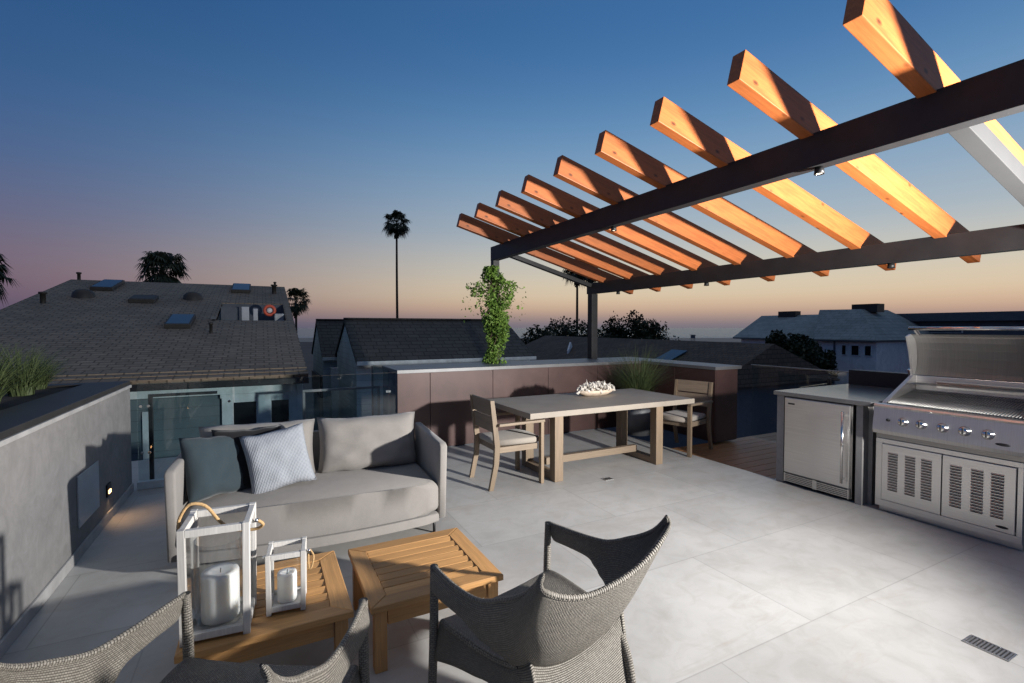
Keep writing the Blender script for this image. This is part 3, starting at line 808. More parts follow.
# ------------------------------------------------------------------ sofa (local origin at the middle of its front line, +x right, +y back)
se = empty('sofa', (.345, 3.50, 0), R(-3.0), 'low taupe two cushion sofa with thin arms in front of the glass balustrade', 'sofa')
HW = .825; DP = .80
bow = lambda x, d: d-.085*math.sin(math.pi*min(1, max(0, (x+HW)/(2*HW))))**.8
ou = [(-HW+.004+(2*HW-.008)*i/16, bow(-HW+(2*HW)*i/16, -.005)) for i in range(17)]+[(HW-.004, DP), (-HW+.004, DP)]
g = MB(); g.prism(ou, .095, .158, .014); g.build('base', M['taupef'], se)
for s in (-1, 1):
    g = MB(); g.prism([(-.05, 0), (.05, 0), (.05, .02), (.05, .04)], 0, 1) if False else None
    bm = g.bm
    # arm panel: thin upholstered plate, front edge slopes back a little at the foot
    prof = [(.03, .105), (-.02, .665), (.02, .685), (DP, .70), (DP+.02, .11)]
    x0, x1 = (s*(HW-.0), s*(HW+.06)) if s > 0 else (s*(HW+.06), s*HW)
    a = [bm.verts.new((x0+.01*s*0, y, z)) for y, z in prof]; b = [bm.verts.new((x1, y, z)) for y, z in prof]
    f1 = bm.faces.new(a); f2 = bm.faces.new(b[::-1])
    for i in range(5): bm.faces.new((a[i], b[i], b[(i+1) % 5], a[(i+1) % 5]))
    bmesh.ops.bevel(bm, geom=list(f1.edges)+list(f2.edges), offset=.014, segments=3, profile=.5, affect='EDGES')
    g.build('arm', M['taupef'], se, True)
g = MB(); g.box((0, DP+.0, .40), (2*HW-.004, .055, .59), (R(-4), 0, 0), .014, 3); g.build('back_frame', M['taupef'], se)
n = 18; xs = [-HW+.008+(2*HW-.016)*i/n for i in range(n+1)]
front = [(x, bow(x, .005)) for i, x in enumerate(xs)]
ou = front+[(HW-.008, DP-.06), (-HW+.008, DP-.06)]
g = MB(); g.prism(ou, .166, .395, .055, 5)
for v_ in g.bm.verts:
    if v_.co.z > .3:
        v_.co.z += .012*math.sin(math.pi*min(1, max(0, (v_.co.x+HW)/(2*HW))))+.006*noise.noise(v_.co*4)
g.build('seat_cushion', M['taupe'], se, True)
for x, sd_ in ((.40, 1), (-.41, 2)):
    m = Matrix.Translation((x, DP-.155, .60)) @ Euler((R(-13), 0, R(2*sd_-3))).to_matrix().to_4x4()
    g = MB(); g.pillow(.80, .45, .24, m, 20, .02, sd_*5); g.build('back_cushion', M['taupe'], se)
for x in (-HW+.05, HW-.03):
    for y in (.04, DP-.04):
        MB().tube([(x, y, .001), (x, y, .105)], .011, 8).build('leg', M['blackm'], se)
sm = Matrix.Translation((.345, 3.50, 0)) @ Matrix.Rotation(R(-3), 4, 'Z')
def cushion(name, lx, ly, lz, rot, w, h, t, mat, label, seed):
    o = MB().pillow(w, h, t, Matrix.Identity(4), 20, .014, seed, .13).build(name, mat)
    o.location = sm @ Vector((lx, ly, lz)); o.rotation_euler = Euler((rot[0], rot[1], rot[2]-R(3)))
    tag(o, label, 'throw pillow', 'pillows on the sofa'); return o
cushion('throw_pillow', -.665, .36, .60, (R(-20), R(5), R(42)), .43, .44, .17, M['teal'], 'charcoal teal pillow leaning on the left sofa arm', 2)
cushion('throw_pillow', -.47, .47, .60, (R(-16), R(2), R(14)), .46, .45, .14, M['blackf'], 'black pillow wedged behind the pale knitted pillow', 3)
cushion('throw_pillow', -.27, .37, .60, (R(-19), R(-9), R(10)), .43, .44, .16, M['knit'], 'pale blue grey knitted pillow on the sofa', 4)

# ------------------------------------------------------------------ coffee tables
def coffee_table(x, y, label):
    e = empty('coffee_table', (x, y, 0), 0, label, 'coffee table', 'slatted teak coffee tables')
    S = .325; w = .085; z0, z1 = .285, .315
    for k in range(4):      # mitred frame
        a = k*math.pi/2; g = MB(); bm = g.bm; c_1, s_1 = math.cos(a), math.sin(a)
        q = [(-S, -S), (S, -S), (S-w, -S+w), (-S+w, -S+w)]
        q = [(px*c_1-py*s_1, px*s_1+py*c_1) for px, py in q]
        cx = sum(p[0] for p in q)/4; cy = sum(p[1] for p in q)/4
        q = [(cx+(px-cx)*.997, cy+(py-cy)*.992) for px, py in q]
        g.prism(q, z0, z1, .003, 1); g.build('top_rail', M['teakx'] if k % 2 == 0 else M['teaky'], e)
    n = 7; span = 2*(S-w)
    for k in range(n):
        yy = -S+w+span*(k+.5)/n
        MB().box((0, yy, z1-.012), (span-.002, span/n-.016, .018), (R(7), 0, 0), .004).build('slat', M['teakx'], e)
    for sx in (-1, 1):
        for sy in (-1, 1):
            MB().bx(sx*(S-.02)-sx*.055, sx*(S-.02), sy*(S-.02)-sy*.055, sy*(S-.02), .001, z0-.001, .003).build('leg', M['teakz'], e)
    for k in range(4):
        a = k*math.pi/2; g = MB(); g.bx(-S+.08, S-.08, -S+.03, -S+.05, .205, z0-.001, .002)
        bmesh.ops.rotate(g.bm, verts=g.bm.verts, cent=(0, 0, 0), matrix=Matrix.Rotation(a, 3, 'Z'))
        g.build('apron', M['teakx'] if k % 2 == 0 else M['teaky'], e)
    return e
coffee_table(.735, 2.47, 'square slatted teak coffee table with a bare top')
coffee_table(.015, 2.49, 'square slatted teak coffee table carrying the two white lanterns')

# ------------------------------------------------------------------ lanterns
def lantern(x, y, rz, W_, H_, cr, ch, label, big):
    e = empty('lantern', (x, y, .3165), rz, label, 'lantern', 'white candle lanterns')
    h = W_/2; p = .026 if big else .02; fl = 1.03
    for sx in (-1, 1):
        for sy in (-1, 1):
            g = MB(); g.bar((sx*(h-p/2), sy*(h-p/2), 0), (sx*(h-p/2)*fl, sy*(h-p/2)*fl, H_), p, p, .002, (0, 1, 0)); g.build('post', M['white'], e)
    def ring(z, ht, nm):
        k = 1+(fl-1)*z/H_; g = MB(); o = (h-p/2)*k; i = o-p/2-.0005
        for s in (-1, 1):
            g.bx(-i, i, s*o-p*.42, s*o+p*.42, z, z+ht, .002); g.bx(s*o-p*.42, s*o+p*.42, -i, i, z, z+ht, .002)
        return g.build(nm, M['white'], e)
    ring(.012, p*1.1, 'bottom_frame'); ring(H_-p*1.2, p*1.1, 'top_frame')
    MB().bx(-h+p, h-p, -h+p, h-p, .012, .022).build('floor_board', M['white'], e)
    for a in range(4):
        g = MB(); k0, k1 = 1+(fl-1)*.1, fl
        d0, d1 = (h-p/2)*k0, (h-p/2)*k1; ww0, ww1 = d0-p/2, d1-p/2
        bm = g.bm; q = [(-ww0, -d0, .04), (ww0, -d0, .04), (ww1, -d1, H_-p*1.25), (-ww1, -d1, H_-p*1.25)]
        g.slab(q, .002)
        bmesh.ops.rotate(g.bm, verts=g.bm.verts, cent=(0, 0, 0), matrix=Matrix.Rotation(a*math.pi/2, 3, 'Z')); g.build('glass_pane', M['glassc'], e)
    if big:
        g = MB(); r = cr*1.33; g.lathe([(0, .023), (r*.9, .023), (r, .035), (r, H_*.80), (r-.003, H_*.80), (r-.003, .037), (r*.88, .029), (0, .029)], (0, 0, 0), 32); g.build('glass_cylinder', M['glassc'], e)
    zb = .031 if big else .0225
    cnd = MB().lathe([(0, zb), (cr*.97, zb), (cr, zb+.006), (cr, zb+ch-.008), (cr*.95, zb+ch), (cr*.6, zb+ch-.006), (0, zb+ch-.010)], (0, 0, 0), 28).build('candle', M['wax'], e)
    MB().tube([(0, 0, zb+ch-.011), (.002, 0, zb+ch+.008)], .0016, 6).build('wick', M['wick'], cnd)
    top = H_-p; o = (h-p/2)*fl+p*.55
    for s in (-1, 1): MB().tube([(s*(o-.004), 0, top-.015), (s*(o+.018), 0, top-.015)], .008 if big else .006, 10).build('bracket', M['chrome'], e)
    pts = []
    r = .0065 if big else .004
    if big:
        ctrl = [(-o-.014, 0, top-.015), (-o-.015, .0, top+.03), (-o+.02, .0, top+.085), (-o+.075, .01, top+.07), (-o+.12, .02, top+.0), (-o+.16, .03, top-.045), (o-.05, .035, top-.06), (o+.01, .03, top-.062), (o+.035, .012, top-.04), (o+.016, 0, top-.015)]
    else:
        ctrl = [(o+.014, 0, top-.01), (o+.03, -.008, top-.04), (o+.022, -.012, top-.085), (o+.010, -.01, top-.09), (o+.008, .0, top-.03)]
    n_ = len(ctrl)
    for i in range(n_-1):
        p0, p1, p2, p3 = [Vector(ctrl[max(0, min(n_-1, i+k))]) for k in (-1, 0, 1, 2)]
        for t in (0, .2, .4, .6, .8):
            pts.append(.5*((2*p1)+(-p0+p2)*t+(2*p0-5*p1+4*p2-p3)*t*t+(-p0+3*p1-3*p2+p3)*t**3))
    pts.append(Vector(ctrl[-1]))
    MB().tube(pts, r, 8).build('rope_handle', M['rope'], e)
lantern(-.168, 2.325, R(-5), .242, .455, .070, .195, 'tall whitewashed wood lantern with a thick white candle', True)
lantern(.085, 2.355, R(-6), .155, .262, .040, .125, 'small whitewashed wood lantern with a short white candle', False)

# ------------------------------------------------------------------ wicker armchairs
def lerp(a, b, t): return a+(b-a)*t
def curve(pts, t):
    n = len(pts)-1; x = min(max(t, 0), 1)*n; i = min(int(x), n-1); f = x-i
    p0, p1, p2, p3 = [Vector(pts[max(0, min(n, i+k))]) for k in (-1, 0, 1, 2)]
    return .5*((2*p1)+(p2-p0)*f+(2*p0-5*p1+4*p2-p3)*f*f+(3*p1-p0-3*p2+p3)*f**3)
CEN = [(.38, 0, .355), (.29, 0, .362), (.15, 0, .355), (.02, 0, .33), (-.08, 0, .35), (-.15, 0, .43), (-.205, 0, .55), (-.25, 0, .668)]
EDG = [(.37, .30, .375), (.28, .30, .378), (.14, .285, .372), (.02, .265, .375), (-.07, .25, .41), (-.145, .265, .51), (-.20, .29, .63), (-.25, .31, .745)]
TOP = [(.385, .325, .60), (.30, .337, .597), (.18, .347, .597), (.05, .35, .612), (-.05, .35, .658), (-.14, .35, .705), (-.20, .346, .755), (-.245, .338, .818)]
def wicker_chair(loc, rz, label):
    e = empty('wicker_chair', loc, rz, label, 'wicker armchair', 'grey woven wicker armchairs')
    NU, NV = 34, 46; UE = .56
    def P(u, v):
        s = 1 if u >= 0 else -1; a = abs(u)
        c, ed, tp = curve(CEN, v), curve(EDG, v), curve(TOP, v)
        if a <= UE:
            t = a/UE; w = t*t
            p = Vector((lerp(c.x, ed.x, w), ed.y*t, lerp(c.z, ed.z, w**1.2)))
        else:
            t = (a-UE)/(1-UE); p = ed.lerp(tp, t); p.y += .03*math.sin(math.pi*t)
        p.y *= s
        return p
    bm = bmesh.new(); uvl = bm.loops.layers.uv.new('UVMap')
    vg = [[bm.verts.new(P(i/NU*2-1, j/NV)) for i in range(NU+1)] for j in range(NV+1)]
    for j in range(NV):
        v = (j+.5)/NV
        for i in range(NU):
            u = abs((i+.5)/NU*2-1)
            # the hole below each arm
            if u > UE+.01:
                t = (u-UE)/(1-UE)
                lim = .60 if v < .30 else (.60-(v-.30)/.24*.62)
                if v < .52 and t < lim: continue
            f = bm.faces.new((vg[j][i], vg[j][i+1], vg[j+1][i+1], vg[j+1][i])); f.smooth = True
            for lp, (a, b) in zip(f.loops, ((i, j), (i+1, j), (i+1, j+1), (i, j+1))):
                lp[uvl].uv = (b/NV*1.25, a/NU*1.3)
    bmesh.ops.delete(bm, geom=[v_ for v_ in bm.verts if not v_.link_faces], context='VERTS')
    # ragged steps of the hole's rim are eased out
    for _ in range(6):
        bd = [v_ for v_ in bm.verts if any(ed.is_boundary for ed in v_.link_edges)]
        new = {}
        for v_ in bd:
            nb = [ed.other_vert(v_) for ed in v_.link_edges if ed.is_boundary]
            if len(nb) == 2 and .33 < v_.co.z < .80 and abs(v_.co.y) > .29 and v_.co.x > -.15: new[v_] = v_.co*.5+(nb[0].co+nb[1].co)*.25
        for v_, c in new.items(): v_.co = c
    me = bpy.data.meshes.new('shell'); bm.to_mesh(me); bm.free(); me.materials.append(M['wicker'])
    o = link('shell', me); o.parent = e
    md = o.modifiers.new('solid', 'SOLIDIFY'); md.thickness = .02; md.offset = 0
    md = o.modifiers.new('sub', 'SUBSURF'); md.levels = 1; md.render_levels = 1
    def strip(pts_a, pts_b, n, nm, th=.016):
        bm = bmesh.new(); uvl = bm.loops.layers.uv.new('UVMap'); N = 24
        g_ = [[bm.verts.new(curve(pts_a, i/N).lerp(curve(pts_b, i/N), k/n)) for i in range(N+1)] for k in range(n+1)]
        for k in range(n):
            for i in range(N):
                f = bm.faces.new((g_[k][i], g_[k][i+1], g_[k+1][i+1], g_[k+1][i])); f.smooth = True
                for lp, (a, b) in zip(f.loops, ((i, k), (i+1, k), (i+1, k+1), (i, k+1))): lp[uvl].uv = (a/N*.8, b/n*.35)
        bmesh.ops.recalc_face_normals(bm, faces=bm.faces)
        me = bpy.data.meshes.new(nm); bm.to_mesh(me); bm.free(); me.materials.append(M['wicker'])
        o = link(nm, me); o.parent = e; md = o.modifiers.new('solid', 'SOLIDIFY'); md.thickness = th; md.offset = 0
    def tubeuv(pts, rr, nm, N=28, seg=10):
        bm = bmesh.new(); uvl = bm.loops.layers.uv.new('UVMap'); ps = [curve(pts, i/N) for i in range(N+1)]
        rs = [curve([(r, 0, 0) for r in rr], i/N).x for i in range(N+1)]; rings = []; ref = Vector((.3, .2, 1))
        for i, p in enumerate(ps):
            t = (ps[min(i+1, N)]-ps[max(i-1, 0)]).normalized(); a = (ref-t*ref.dot(t)).normalized(); ref = a; b = t.cross(a)
            rings.append([bm.verts.new(p+(a*math.cos(k*2*math.pi/seg)+b*math.sin(k*2*math.pi/seg))*rs[i]) for k in range(seg)])
        Lt = sum((ps[i+1]-ps[i]).length for i in range(N))
        for i in range(N):
            for k in range(seg):
                f = bm.faces.new((rings[i][k], rings[i][(k+1) % seg], rings[i+1][(k+1) % seg], rings[i+1][k])); f.smooth = True
                for lp, (a_, b_) in zip(f.loops, ((i, k), (i, k+1), (i+1, k+1), (i+1, k))): lp[uvl].uv = (b_/seg*rr[0]*6.28, a_/N*Lt)
        bm.faces.new(rings[0][::-1]); bm.faces.new(rings[-1])
        me = bpy.data.meshes.new(nm); bm.to_mesh(me); bm.free(); me.materials.append(M['wicker'])
        o = link(nm, me); o.parent = e
    for s in (1, -1):
        S = lambda pts: [(x, y*s, z) for x, y, z in pts]
        tubeuv(S([(.40, .33, .001), (.395, .325, .2), (.39, .322, .4), (.385, .324, .603)]), (.017, .018, .018, .016), 'leg')
        tubeuv(S([(-.19, .212, .001), (-.165, .225, .18), (-.12, .232, .30), (-.06, .225, .37)]), (.017, .019, .02, .018), 'leg')
        # rolled rim along seat side, up the wing
        tubeuv(S([P(1, .01+.99*k/12) for k in range(13)]), (.010, .010, .010, .010, .004), 'arm_rim')
        tubeuv(S([P(UE, .02+.50*k/8) for k in range(9)]), (.013, .014, .012), 'seat_rim')
        # side skirt, arched between the legs
        strip(S([P(UE, k/6*.62) for k in range(7)]), S([(.39, .325, .22), (.25, .325, .27), (.14, .31, .285), (.05, .29, .285), (-.05, .255, .20), (-.12, .235, .10), (-.185, .215, .05)]), 6, 'side_skirt')
    tubeuv([P(-1+2*k/16, 1) for k in range(17)], (.004, .010, .011, .011, .011, .011, .011, .010, .004), 'back_rim', 48)
    strip([P(-UE+2*UE*k/8, 0) for k in range(9)], [(.39, -.32+.64*k/8, .25+.05*math.sin(math.pi*k/8)) for k in range(9)], 5, 'front_skirt')
    strip([P(-UE+2*UE*k/8, .60) for k in range(9)], [(-.185, -.215+.43*k/8, .05+.05*math.sin(math.pi*k/8)) for k in range(9)], 5, 'rear_skirt')
    return e
wicker_chair((1.005, 1.54, 0), R(104), 'grey wicker armchair seen from behind, right of the bare coffee table')
wicker_chair((-.175, 1.55, 0), R(59), 'grey wicker armchair in front of the lantern table, cut by the lower edge')

# ------------------------------------------------------------------ neighbour house on the left
he = empty('shingled_house', (-2.0, 8.9, -8), 0, 'grey shingled house with teal siding and skylights beyond the glass balustrade', 'house')
hz = lambda y: .80+(y-8.5)*.236
def H(x, y, z): return (x+2.0, y-8.9, z+8)
def hb(mb, x0, x1, y0, y1, z0, z1, b=0): mb.bx(x0+2, x1+2, y0-8.9, y1-8.9, z0+8, z1+8, b); return mb
hb(MB(), -4.5, .52, 8.92, 26, -8, .70).build('wall', M['siding'], he)
g = MB(); xl, xr = -4.62, .66
def rq(x0, x1, y0, y1): g.slab([H(x0, y0, hz(y0)), H(x1, y0, hz(y0)), H(x1, y1, hz(y1)), H(x0, y1, hz(y1))], .10)
dx0, dx1, dy0, dy1 = -.90, .50, 12.4, 14.4
rq(xl, dx0, 8.5, 17.3); rq(dx1, xr, 8.5, 17.3); rq(dx0, dx1, 8.5, dy0); rq(dx0, dx1, dy1, 17.3)
g.slab([H(xl, 17.302, hz(17.3)), H(xr, 17.302, hz(17.3)), H(xr, 26.2, hz(8.5)), H(xl, 26.2, hz(8.5))], .10)
bmesh.ops.remove_doubles(g.bm, verts=g.bm.verts, dist=.0005)
rf = g.build('roof', M['shing'], he)
# stepped lower courses along the eave (the thick shingle butts)
g = MB()
for k in range(3): 
    y0 = 8.47+k*.17; g.slab([H(xl, y0, hz(y0)+.02), H(xr, y0, hz(y0)+.02), H(xr, y0+.19, hz(y0+.19)+.004), H(xl, y0+.19, hz(y0+.19)+.004)], .016)
g.build('eave_course', M['shing'], rf)
hb(MB(), xl, xr, 8.40, 8.49, .66, .755, .01).build('gutter', M['blackm'], rf)
hb(MB(), -4.45, .50, 8.86, 8.915, .50, .66, .004).build('frieze', M['trim'], he)
g = MB(); hb(g, xl+.1, xr-.05, 8.50, 8.915, .655, .665); g.build('soffit', M['trim'], he)
hb(MB(), .50, .60, 8.84, 8.915, -8, .65, .004).build('downpipe', M['trim'], he)
# gable fill
g = MB(); 
for x in (-4.49, .515):
    g.poly([H(x, 8.92, .70), H(x, 26, .70), H(x, 17.3, hz(17.3)-.11)])
g.build('gable', M['siding'], he)
# french window
fw = MB(); 
for a, b in ((-.58, -.42), (-.10, .12), (.38, .50)): hb(fw, a, b, 8.85, 8.90, -1.6, .44, .004)
hb(fw, -.60, .52, 8.84, 8.905, .441, .50, .004)
for a, b in ((-.418, -.102), (.122, .378)):
    hb(fw, a, b, 8.855, 8.895, .36, .44, .003)
f = fw.build('french_window', M['trim'], he)
for a, b in ((-.419, -.101), (.121, .379)): hb(MB(), a, b, 8.87, 8.88, -1.6, .361).build('pane', M['win'], f)
g = MB(); hb(g, -1.6, -1.5, 8.88, 8.915, -1.5, .3); g.build('corner_board', M['trim'], he)
# roof recess (deck)
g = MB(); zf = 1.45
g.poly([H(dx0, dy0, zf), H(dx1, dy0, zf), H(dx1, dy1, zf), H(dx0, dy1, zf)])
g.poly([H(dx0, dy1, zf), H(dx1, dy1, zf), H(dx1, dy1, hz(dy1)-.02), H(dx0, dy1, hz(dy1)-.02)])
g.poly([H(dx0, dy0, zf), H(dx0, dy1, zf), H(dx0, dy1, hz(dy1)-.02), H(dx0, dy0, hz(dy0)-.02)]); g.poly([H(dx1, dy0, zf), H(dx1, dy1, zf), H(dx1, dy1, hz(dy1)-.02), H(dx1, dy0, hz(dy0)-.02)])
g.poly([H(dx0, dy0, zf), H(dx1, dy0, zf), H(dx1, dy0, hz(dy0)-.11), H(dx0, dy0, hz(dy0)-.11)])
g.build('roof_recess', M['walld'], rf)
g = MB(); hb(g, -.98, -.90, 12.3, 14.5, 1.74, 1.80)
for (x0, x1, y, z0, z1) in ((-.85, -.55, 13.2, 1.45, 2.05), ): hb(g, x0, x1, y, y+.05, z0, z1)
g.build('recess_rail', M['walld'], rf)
rg = empty('life_ring', (.17, 13.3, 1.98), 0, 'small red and white life ring hung in the roof recess', 'life ring')
g = MB(); g.tube([(.11*math.cos(a), 0, .11*math.sin(a)) for a in [k*2*math.pi/20 for k in range(21)]], .035, 8, False); g.build('ring', M['ringo'], rg)
g = MB(); g.lathe([(0, -.02), (.06, -.02), (.06, .02), (0, .02)], (0, 0, 0), 16); bmesh.ops.rotate(g.bm, verts=g.bm.verts, cent=(0, 0, 0), matrix=Matrix.Rotation(R(90), 3, 'X')); g.build('center', M['ringw'], rg)
o = MB().bx(-.11, .11, -.1, .1, 0, .28, .03).build('storage_box', M['bunt']); o.location = (.38, 13.2, 1.62); tag(o, 'pale storage box beside the life ring in the roof recess', 'box')
for i, (x, w, h) in enumerate(((-.66, .26, .5), (-.36, .16, .52), (-.14, .10, .48))):
    g = MB(); g.bx(-w/2, w/2, -.03, .03, 0, h, .01)
    for k in range(3): g.bx(-w*.35, w*.35, -.036, -.031, .1+k*.13, .17+k*.13)
    o = g.build('cabinet', M['panel'] if i else M['walld']); o.location = (x, 13.6, 1.55); tag(o, ['broad dark cabinet at the left of the roof recess', 'grey cabinet in the middle of the roof recess', 'narrow grey cabinet beside the life ring'][i], 'cabinet', 'cabinets in the roof recess')
# skylights / vents on the roof slope
sl = math.atan(.236)
def on_roof(x, y): return Matrix.Translation(H(x, y, hz(y))) @ Matrix.Rotation(sl, 4, 'X')
for (x, y, w, l) in ((-3.6, 16.3, .46, 1.3), (-1.50, 12.1, .44, .95), (-.53, 16.5, .48, 1.2), (-2.52, 14.45, .50, .6)):
    g = MB(); g.bx(-w/2, w/2, -l/2, l/2, .001, .09, .01); bmesh.ops.transform(g.bm, matrix=on_roof(x, y), verts=g.bm.verts); f = g.build('skylight', M['vent'], rf)
    g = MB(); g.bx(-w/2+.03, w/2-.03, -l/2+.03, l/2-.03, .0905, .10); bmesh.ops.transform(g.bm, matrix=on_roof(x, y), verts=g.bm.verts)
    g.build('pane', M['skyl'] if x != -2.52 else M['vent'], f)
for (x, y) in ((-3.73, 14.8), (-1.57, 14.85)):
    g = MB(); g.lathe([(.22, -.05), (.21, .08), (.15, .15), (.08, .175), (0, .18)], (0, 0, 0), 20); bmesh.ops.transform(g.bm, matrix=Matrix.Translation(H(x, y, hz(y))), verts=g.bm.verts); g.build('roof_vent', M['vent'], rf)
for (x, y, h, r) in ((-.90, 11.25, .17, .028), (-4.2, 13.96, .2, .05), (-4.45, 17.3, .16, .04), (.33, 16.0, .22, .06), (.38, 17.2, .12, .03)):
    g = MB(); g.lathe([(r, -.05), (r, h), (r*1.5, h), (r*1.5, h+.04), (0, h+.05)], (0, 0, 0), 12); bmesh.ops.transform(g.bm, matrix=Matrix.Translation(H(x, y, hz(y))), verts=g.bm.verts); g.build('flue', M['vent'], rf)

# ------------------------------------------------------------------ other houses
def gable_house(name, label, x0, x1, yf, yr, zr, ze, mats, over=.12, windows=()):
    """ridge along x at y=yr, front eave at yf; back eave mirrored"""
    e = empty(name, ((x0+x1)/2, yf, -8), 0, label, 'house'); ox, oy = (x0+x1)/2, yf
    yb = 2*yr-yf; q = lambda x, y, z: (x-ox, y-oy, z+8)
    g = MB(); wl = [(yf+.25, -8), (yb-.25, -8), (yb-.25, ze), (yr, zr-.14), (yf+.25, ze)]
    bm = g.bm; a = [bm.verts.new(q(x0+over, y, z)) for y, z in wl]; b = [bm.verts.new(q(x1-over, y, z)) for y, z in wl]
    bm.faces.new(a); bm.faces.new(b[::-1])
    for i in range(5): bm.faces.new((a[i], b[i], b[(i+1) % 5], a[(i+1) % 5]))
    g.build('wall', mats[0], e)
    g = MB(); g.slab([q(x0, yf, ze-.05), q(x1, yf, ze-.05), q(x1, yr, zr), q(x0, yr, zr)], .08); g.slab([q(x0, yr+.003, zr), q(x1, yr+.003, zr), q(x1, yb, ze-.05), q(x0, yb, ze-.05)], .08)
    r = g.build('roof', mats[1], e)
    g = MB(); g.bar(q(x0, yr, zr+.01), q(x1, yr, zr+.01), .18, .05); g.build('ridge_cap', mats[1], r)
    g = MB(); g.bx(x0-ox, x1-ox, yf-.06-oy, yf-.005-oy, ze-.14+8, ze-.04+8, .004); g.build('gutter', M['trim'], r)
    return e, r, q
e, r, q = gable_house('gabled_house', 'dark roofed gabled house with pale siding behind the bar', 2.15, 7.47, 12.9, 15.0, 1.82, .72, (M['sidingp'], M['roofd']), .04)
e, r, q = gable_house('gabled_house', 'smaller dark roofed house partly hidden behind the pale gable', 1.75, 4.6, 17.0, 19.0, 1.85, .62, (M['sidingp'], M['roofd']), .04)
g = MB(); g.bx(q(1.72, 0, 0)[0], q(1.79, 0, 0)[0], .4, 3.6, 7.2, 7.9); g.build('fascia', M['blackm'], e)
# white wing on its front
o = MB().bx(0, 1.5, 0, .2, 0, 8.25).build('garden_wall', M['wallw']); o.location = (1.97, 16.6, -8); tag(o, 'white rendered wall glimpsed between the two dark gabled roofs', 'wall')

# low brown roof right of the far post
le = empty('low_house', (18, 20, -8), 0, 'long low brown roofed house beyond the bar wing', 'house')
def QL(x, y, z): return (x-18, y-20, z+8)
g = MB(); yA, yB = 13.6, 33
g.slab([QL(15.5, yA-.3, -.9), QL(20, yA, .85), QL(20, yB, .95), QL(15.5, yB+.3, -.9)], .1)
g.slab([QL(20.003, yA, .85), QL(24.5, yA-.3, -.9), QL(24.5, yB+.3, -.9), QL(20.003, yB, .95)], .1)
g.slab([QL(15.5, yA-.305, -.9), QL(24.5, yA-.305, -.9), QL(20, yA-.005, .85)], .1)
r = g.build('roof', M['roofb'], le)
g = MB(); bm = g.bm
for yy in (yA+.1, ):
    pass
a = [(15.9, -8), (24.1, -8), (24.1, -.8), (20, .72), (15.9, -.8)]
va = [bm.verts.new(QL(x, yA+.05, z)) for x, z in a]; vb = [bm.verts.new(QL(x, yB-.05, z)) for x, z in a]
bm.faces.new(va); bm.faces.new(vb[::-1])
for i in range(5): bm.faces.new((va[i], vb[i], vb[(i+1) % 5], va[(i+1) % 5]))
g.build('wall', M['walld'], le)
g = MB(); g.slab([QL(17.0, 17.2, -.18), QL(18.6, 17.2, .44), QL(18.6, 18.2, .46), QL(17.0, 18.2, -.16)], .05); f = g.build('skylight', M['skyl'], r)
g = MB(); g.slab([QL(17.4, 26.0, .1), QL(18.0, 26.6, .62), QL(18.6, 27.2, .1), QL(18.6, 27.2, -.2), QL(17.4, 26, -.2)], .1); g.build('dormer', M['wallw'], r)

# teal roofed house to the right
te2 = empty('teal_roofed_house', (32, 19, -8), 0, 'large pale house with teal hipped roofs beyond the round tree', 'house')
def QT(x, y, z): return (x-32, y-19, z+8)
g = MB(); g.bx(30.4-32, 38-32, 17-19, 23.2-19, 0, 8.85); g.bx(29.3-32, 37-32, 14.1-19, 16.998-19, 0, 8.85); g.build('wall', M['wallw'], te2)
g = MB()
g.slab([QT(30, 23.6, .88), QT(30, 16.6, .88), QT(34, 18.8, 2.48), QT(34, 24.2, 2.48)], .1)
g.slab([QT(34.003, 24.2, 2.48), QT(34.003, 18.8, 2.48), QT(38, 16.6, .88), QT(38, 23.6, .88)], .1)
g.build('roof', M['rooft'], te2)
g = MB()
g.slab([QT(28.9, 13.9, .89), QT(32, 16.27, 2.68), QT(32, 18.7, 2.72), QT(28.9, 17.3, .89)], .1)
g.slab([QT(28.9, 13.895, .89), QT(37, 13.9, .89), QT(35, 16.265, 2.68), QT(32, 16.265, 2.68)], .1)
g.slab([QT(32.003, 16.27, 2.68), QT(35, 16.27, 2.68), QT(35, 18.7, 2.72), QT(32.003, 18.7, 2.72)], .1)
r = g.build('roof', M['rooft'], te2)
g = MB(); g.bx(33.6-32, 34.2-32, 21.3-19, 22.6-19, 10.2, 10.75); g.build('chimney', M['vent'], r)
g = MB(); g.bx(32.4-32, 33.2-32, 15.6-19, 17.0-19, 10.5, 11.0); g.build('chimney', M['vent'], r)
for (y0, y1) in ((14.35, 14.62), (14.95, 15.3), (15.62, 15.8)):
    f = MB().bx(29.25-32, 29.298-32, y0-.05-19, y1+.05-19, 8.0, 8.62).build('window', M['trim'], te2)
    MB().bx(29.235-32, 29.248-32, y0-19, y1-19, 8.05, 8.57).build('pane', M['win'], f)
for (y0, y1) in ((14.2, 14.5), (15.2, 15.5)):
    f = MB().bx(29.25-32, 29.298-32, y0-.05-19, y1+.05-19, 5.6, 6.4).build('window', M['trim'], te2); MB().bx(29.235-32, 29.248-32, y0-19, y1-19, 5.65, 6.35).build('pane', M['win'], f)
MB().bx(29.24-32, 29.298-32, 16.2-19, 16.28-19, 2, 8.8).build('downpipe', M['walld'], te2)
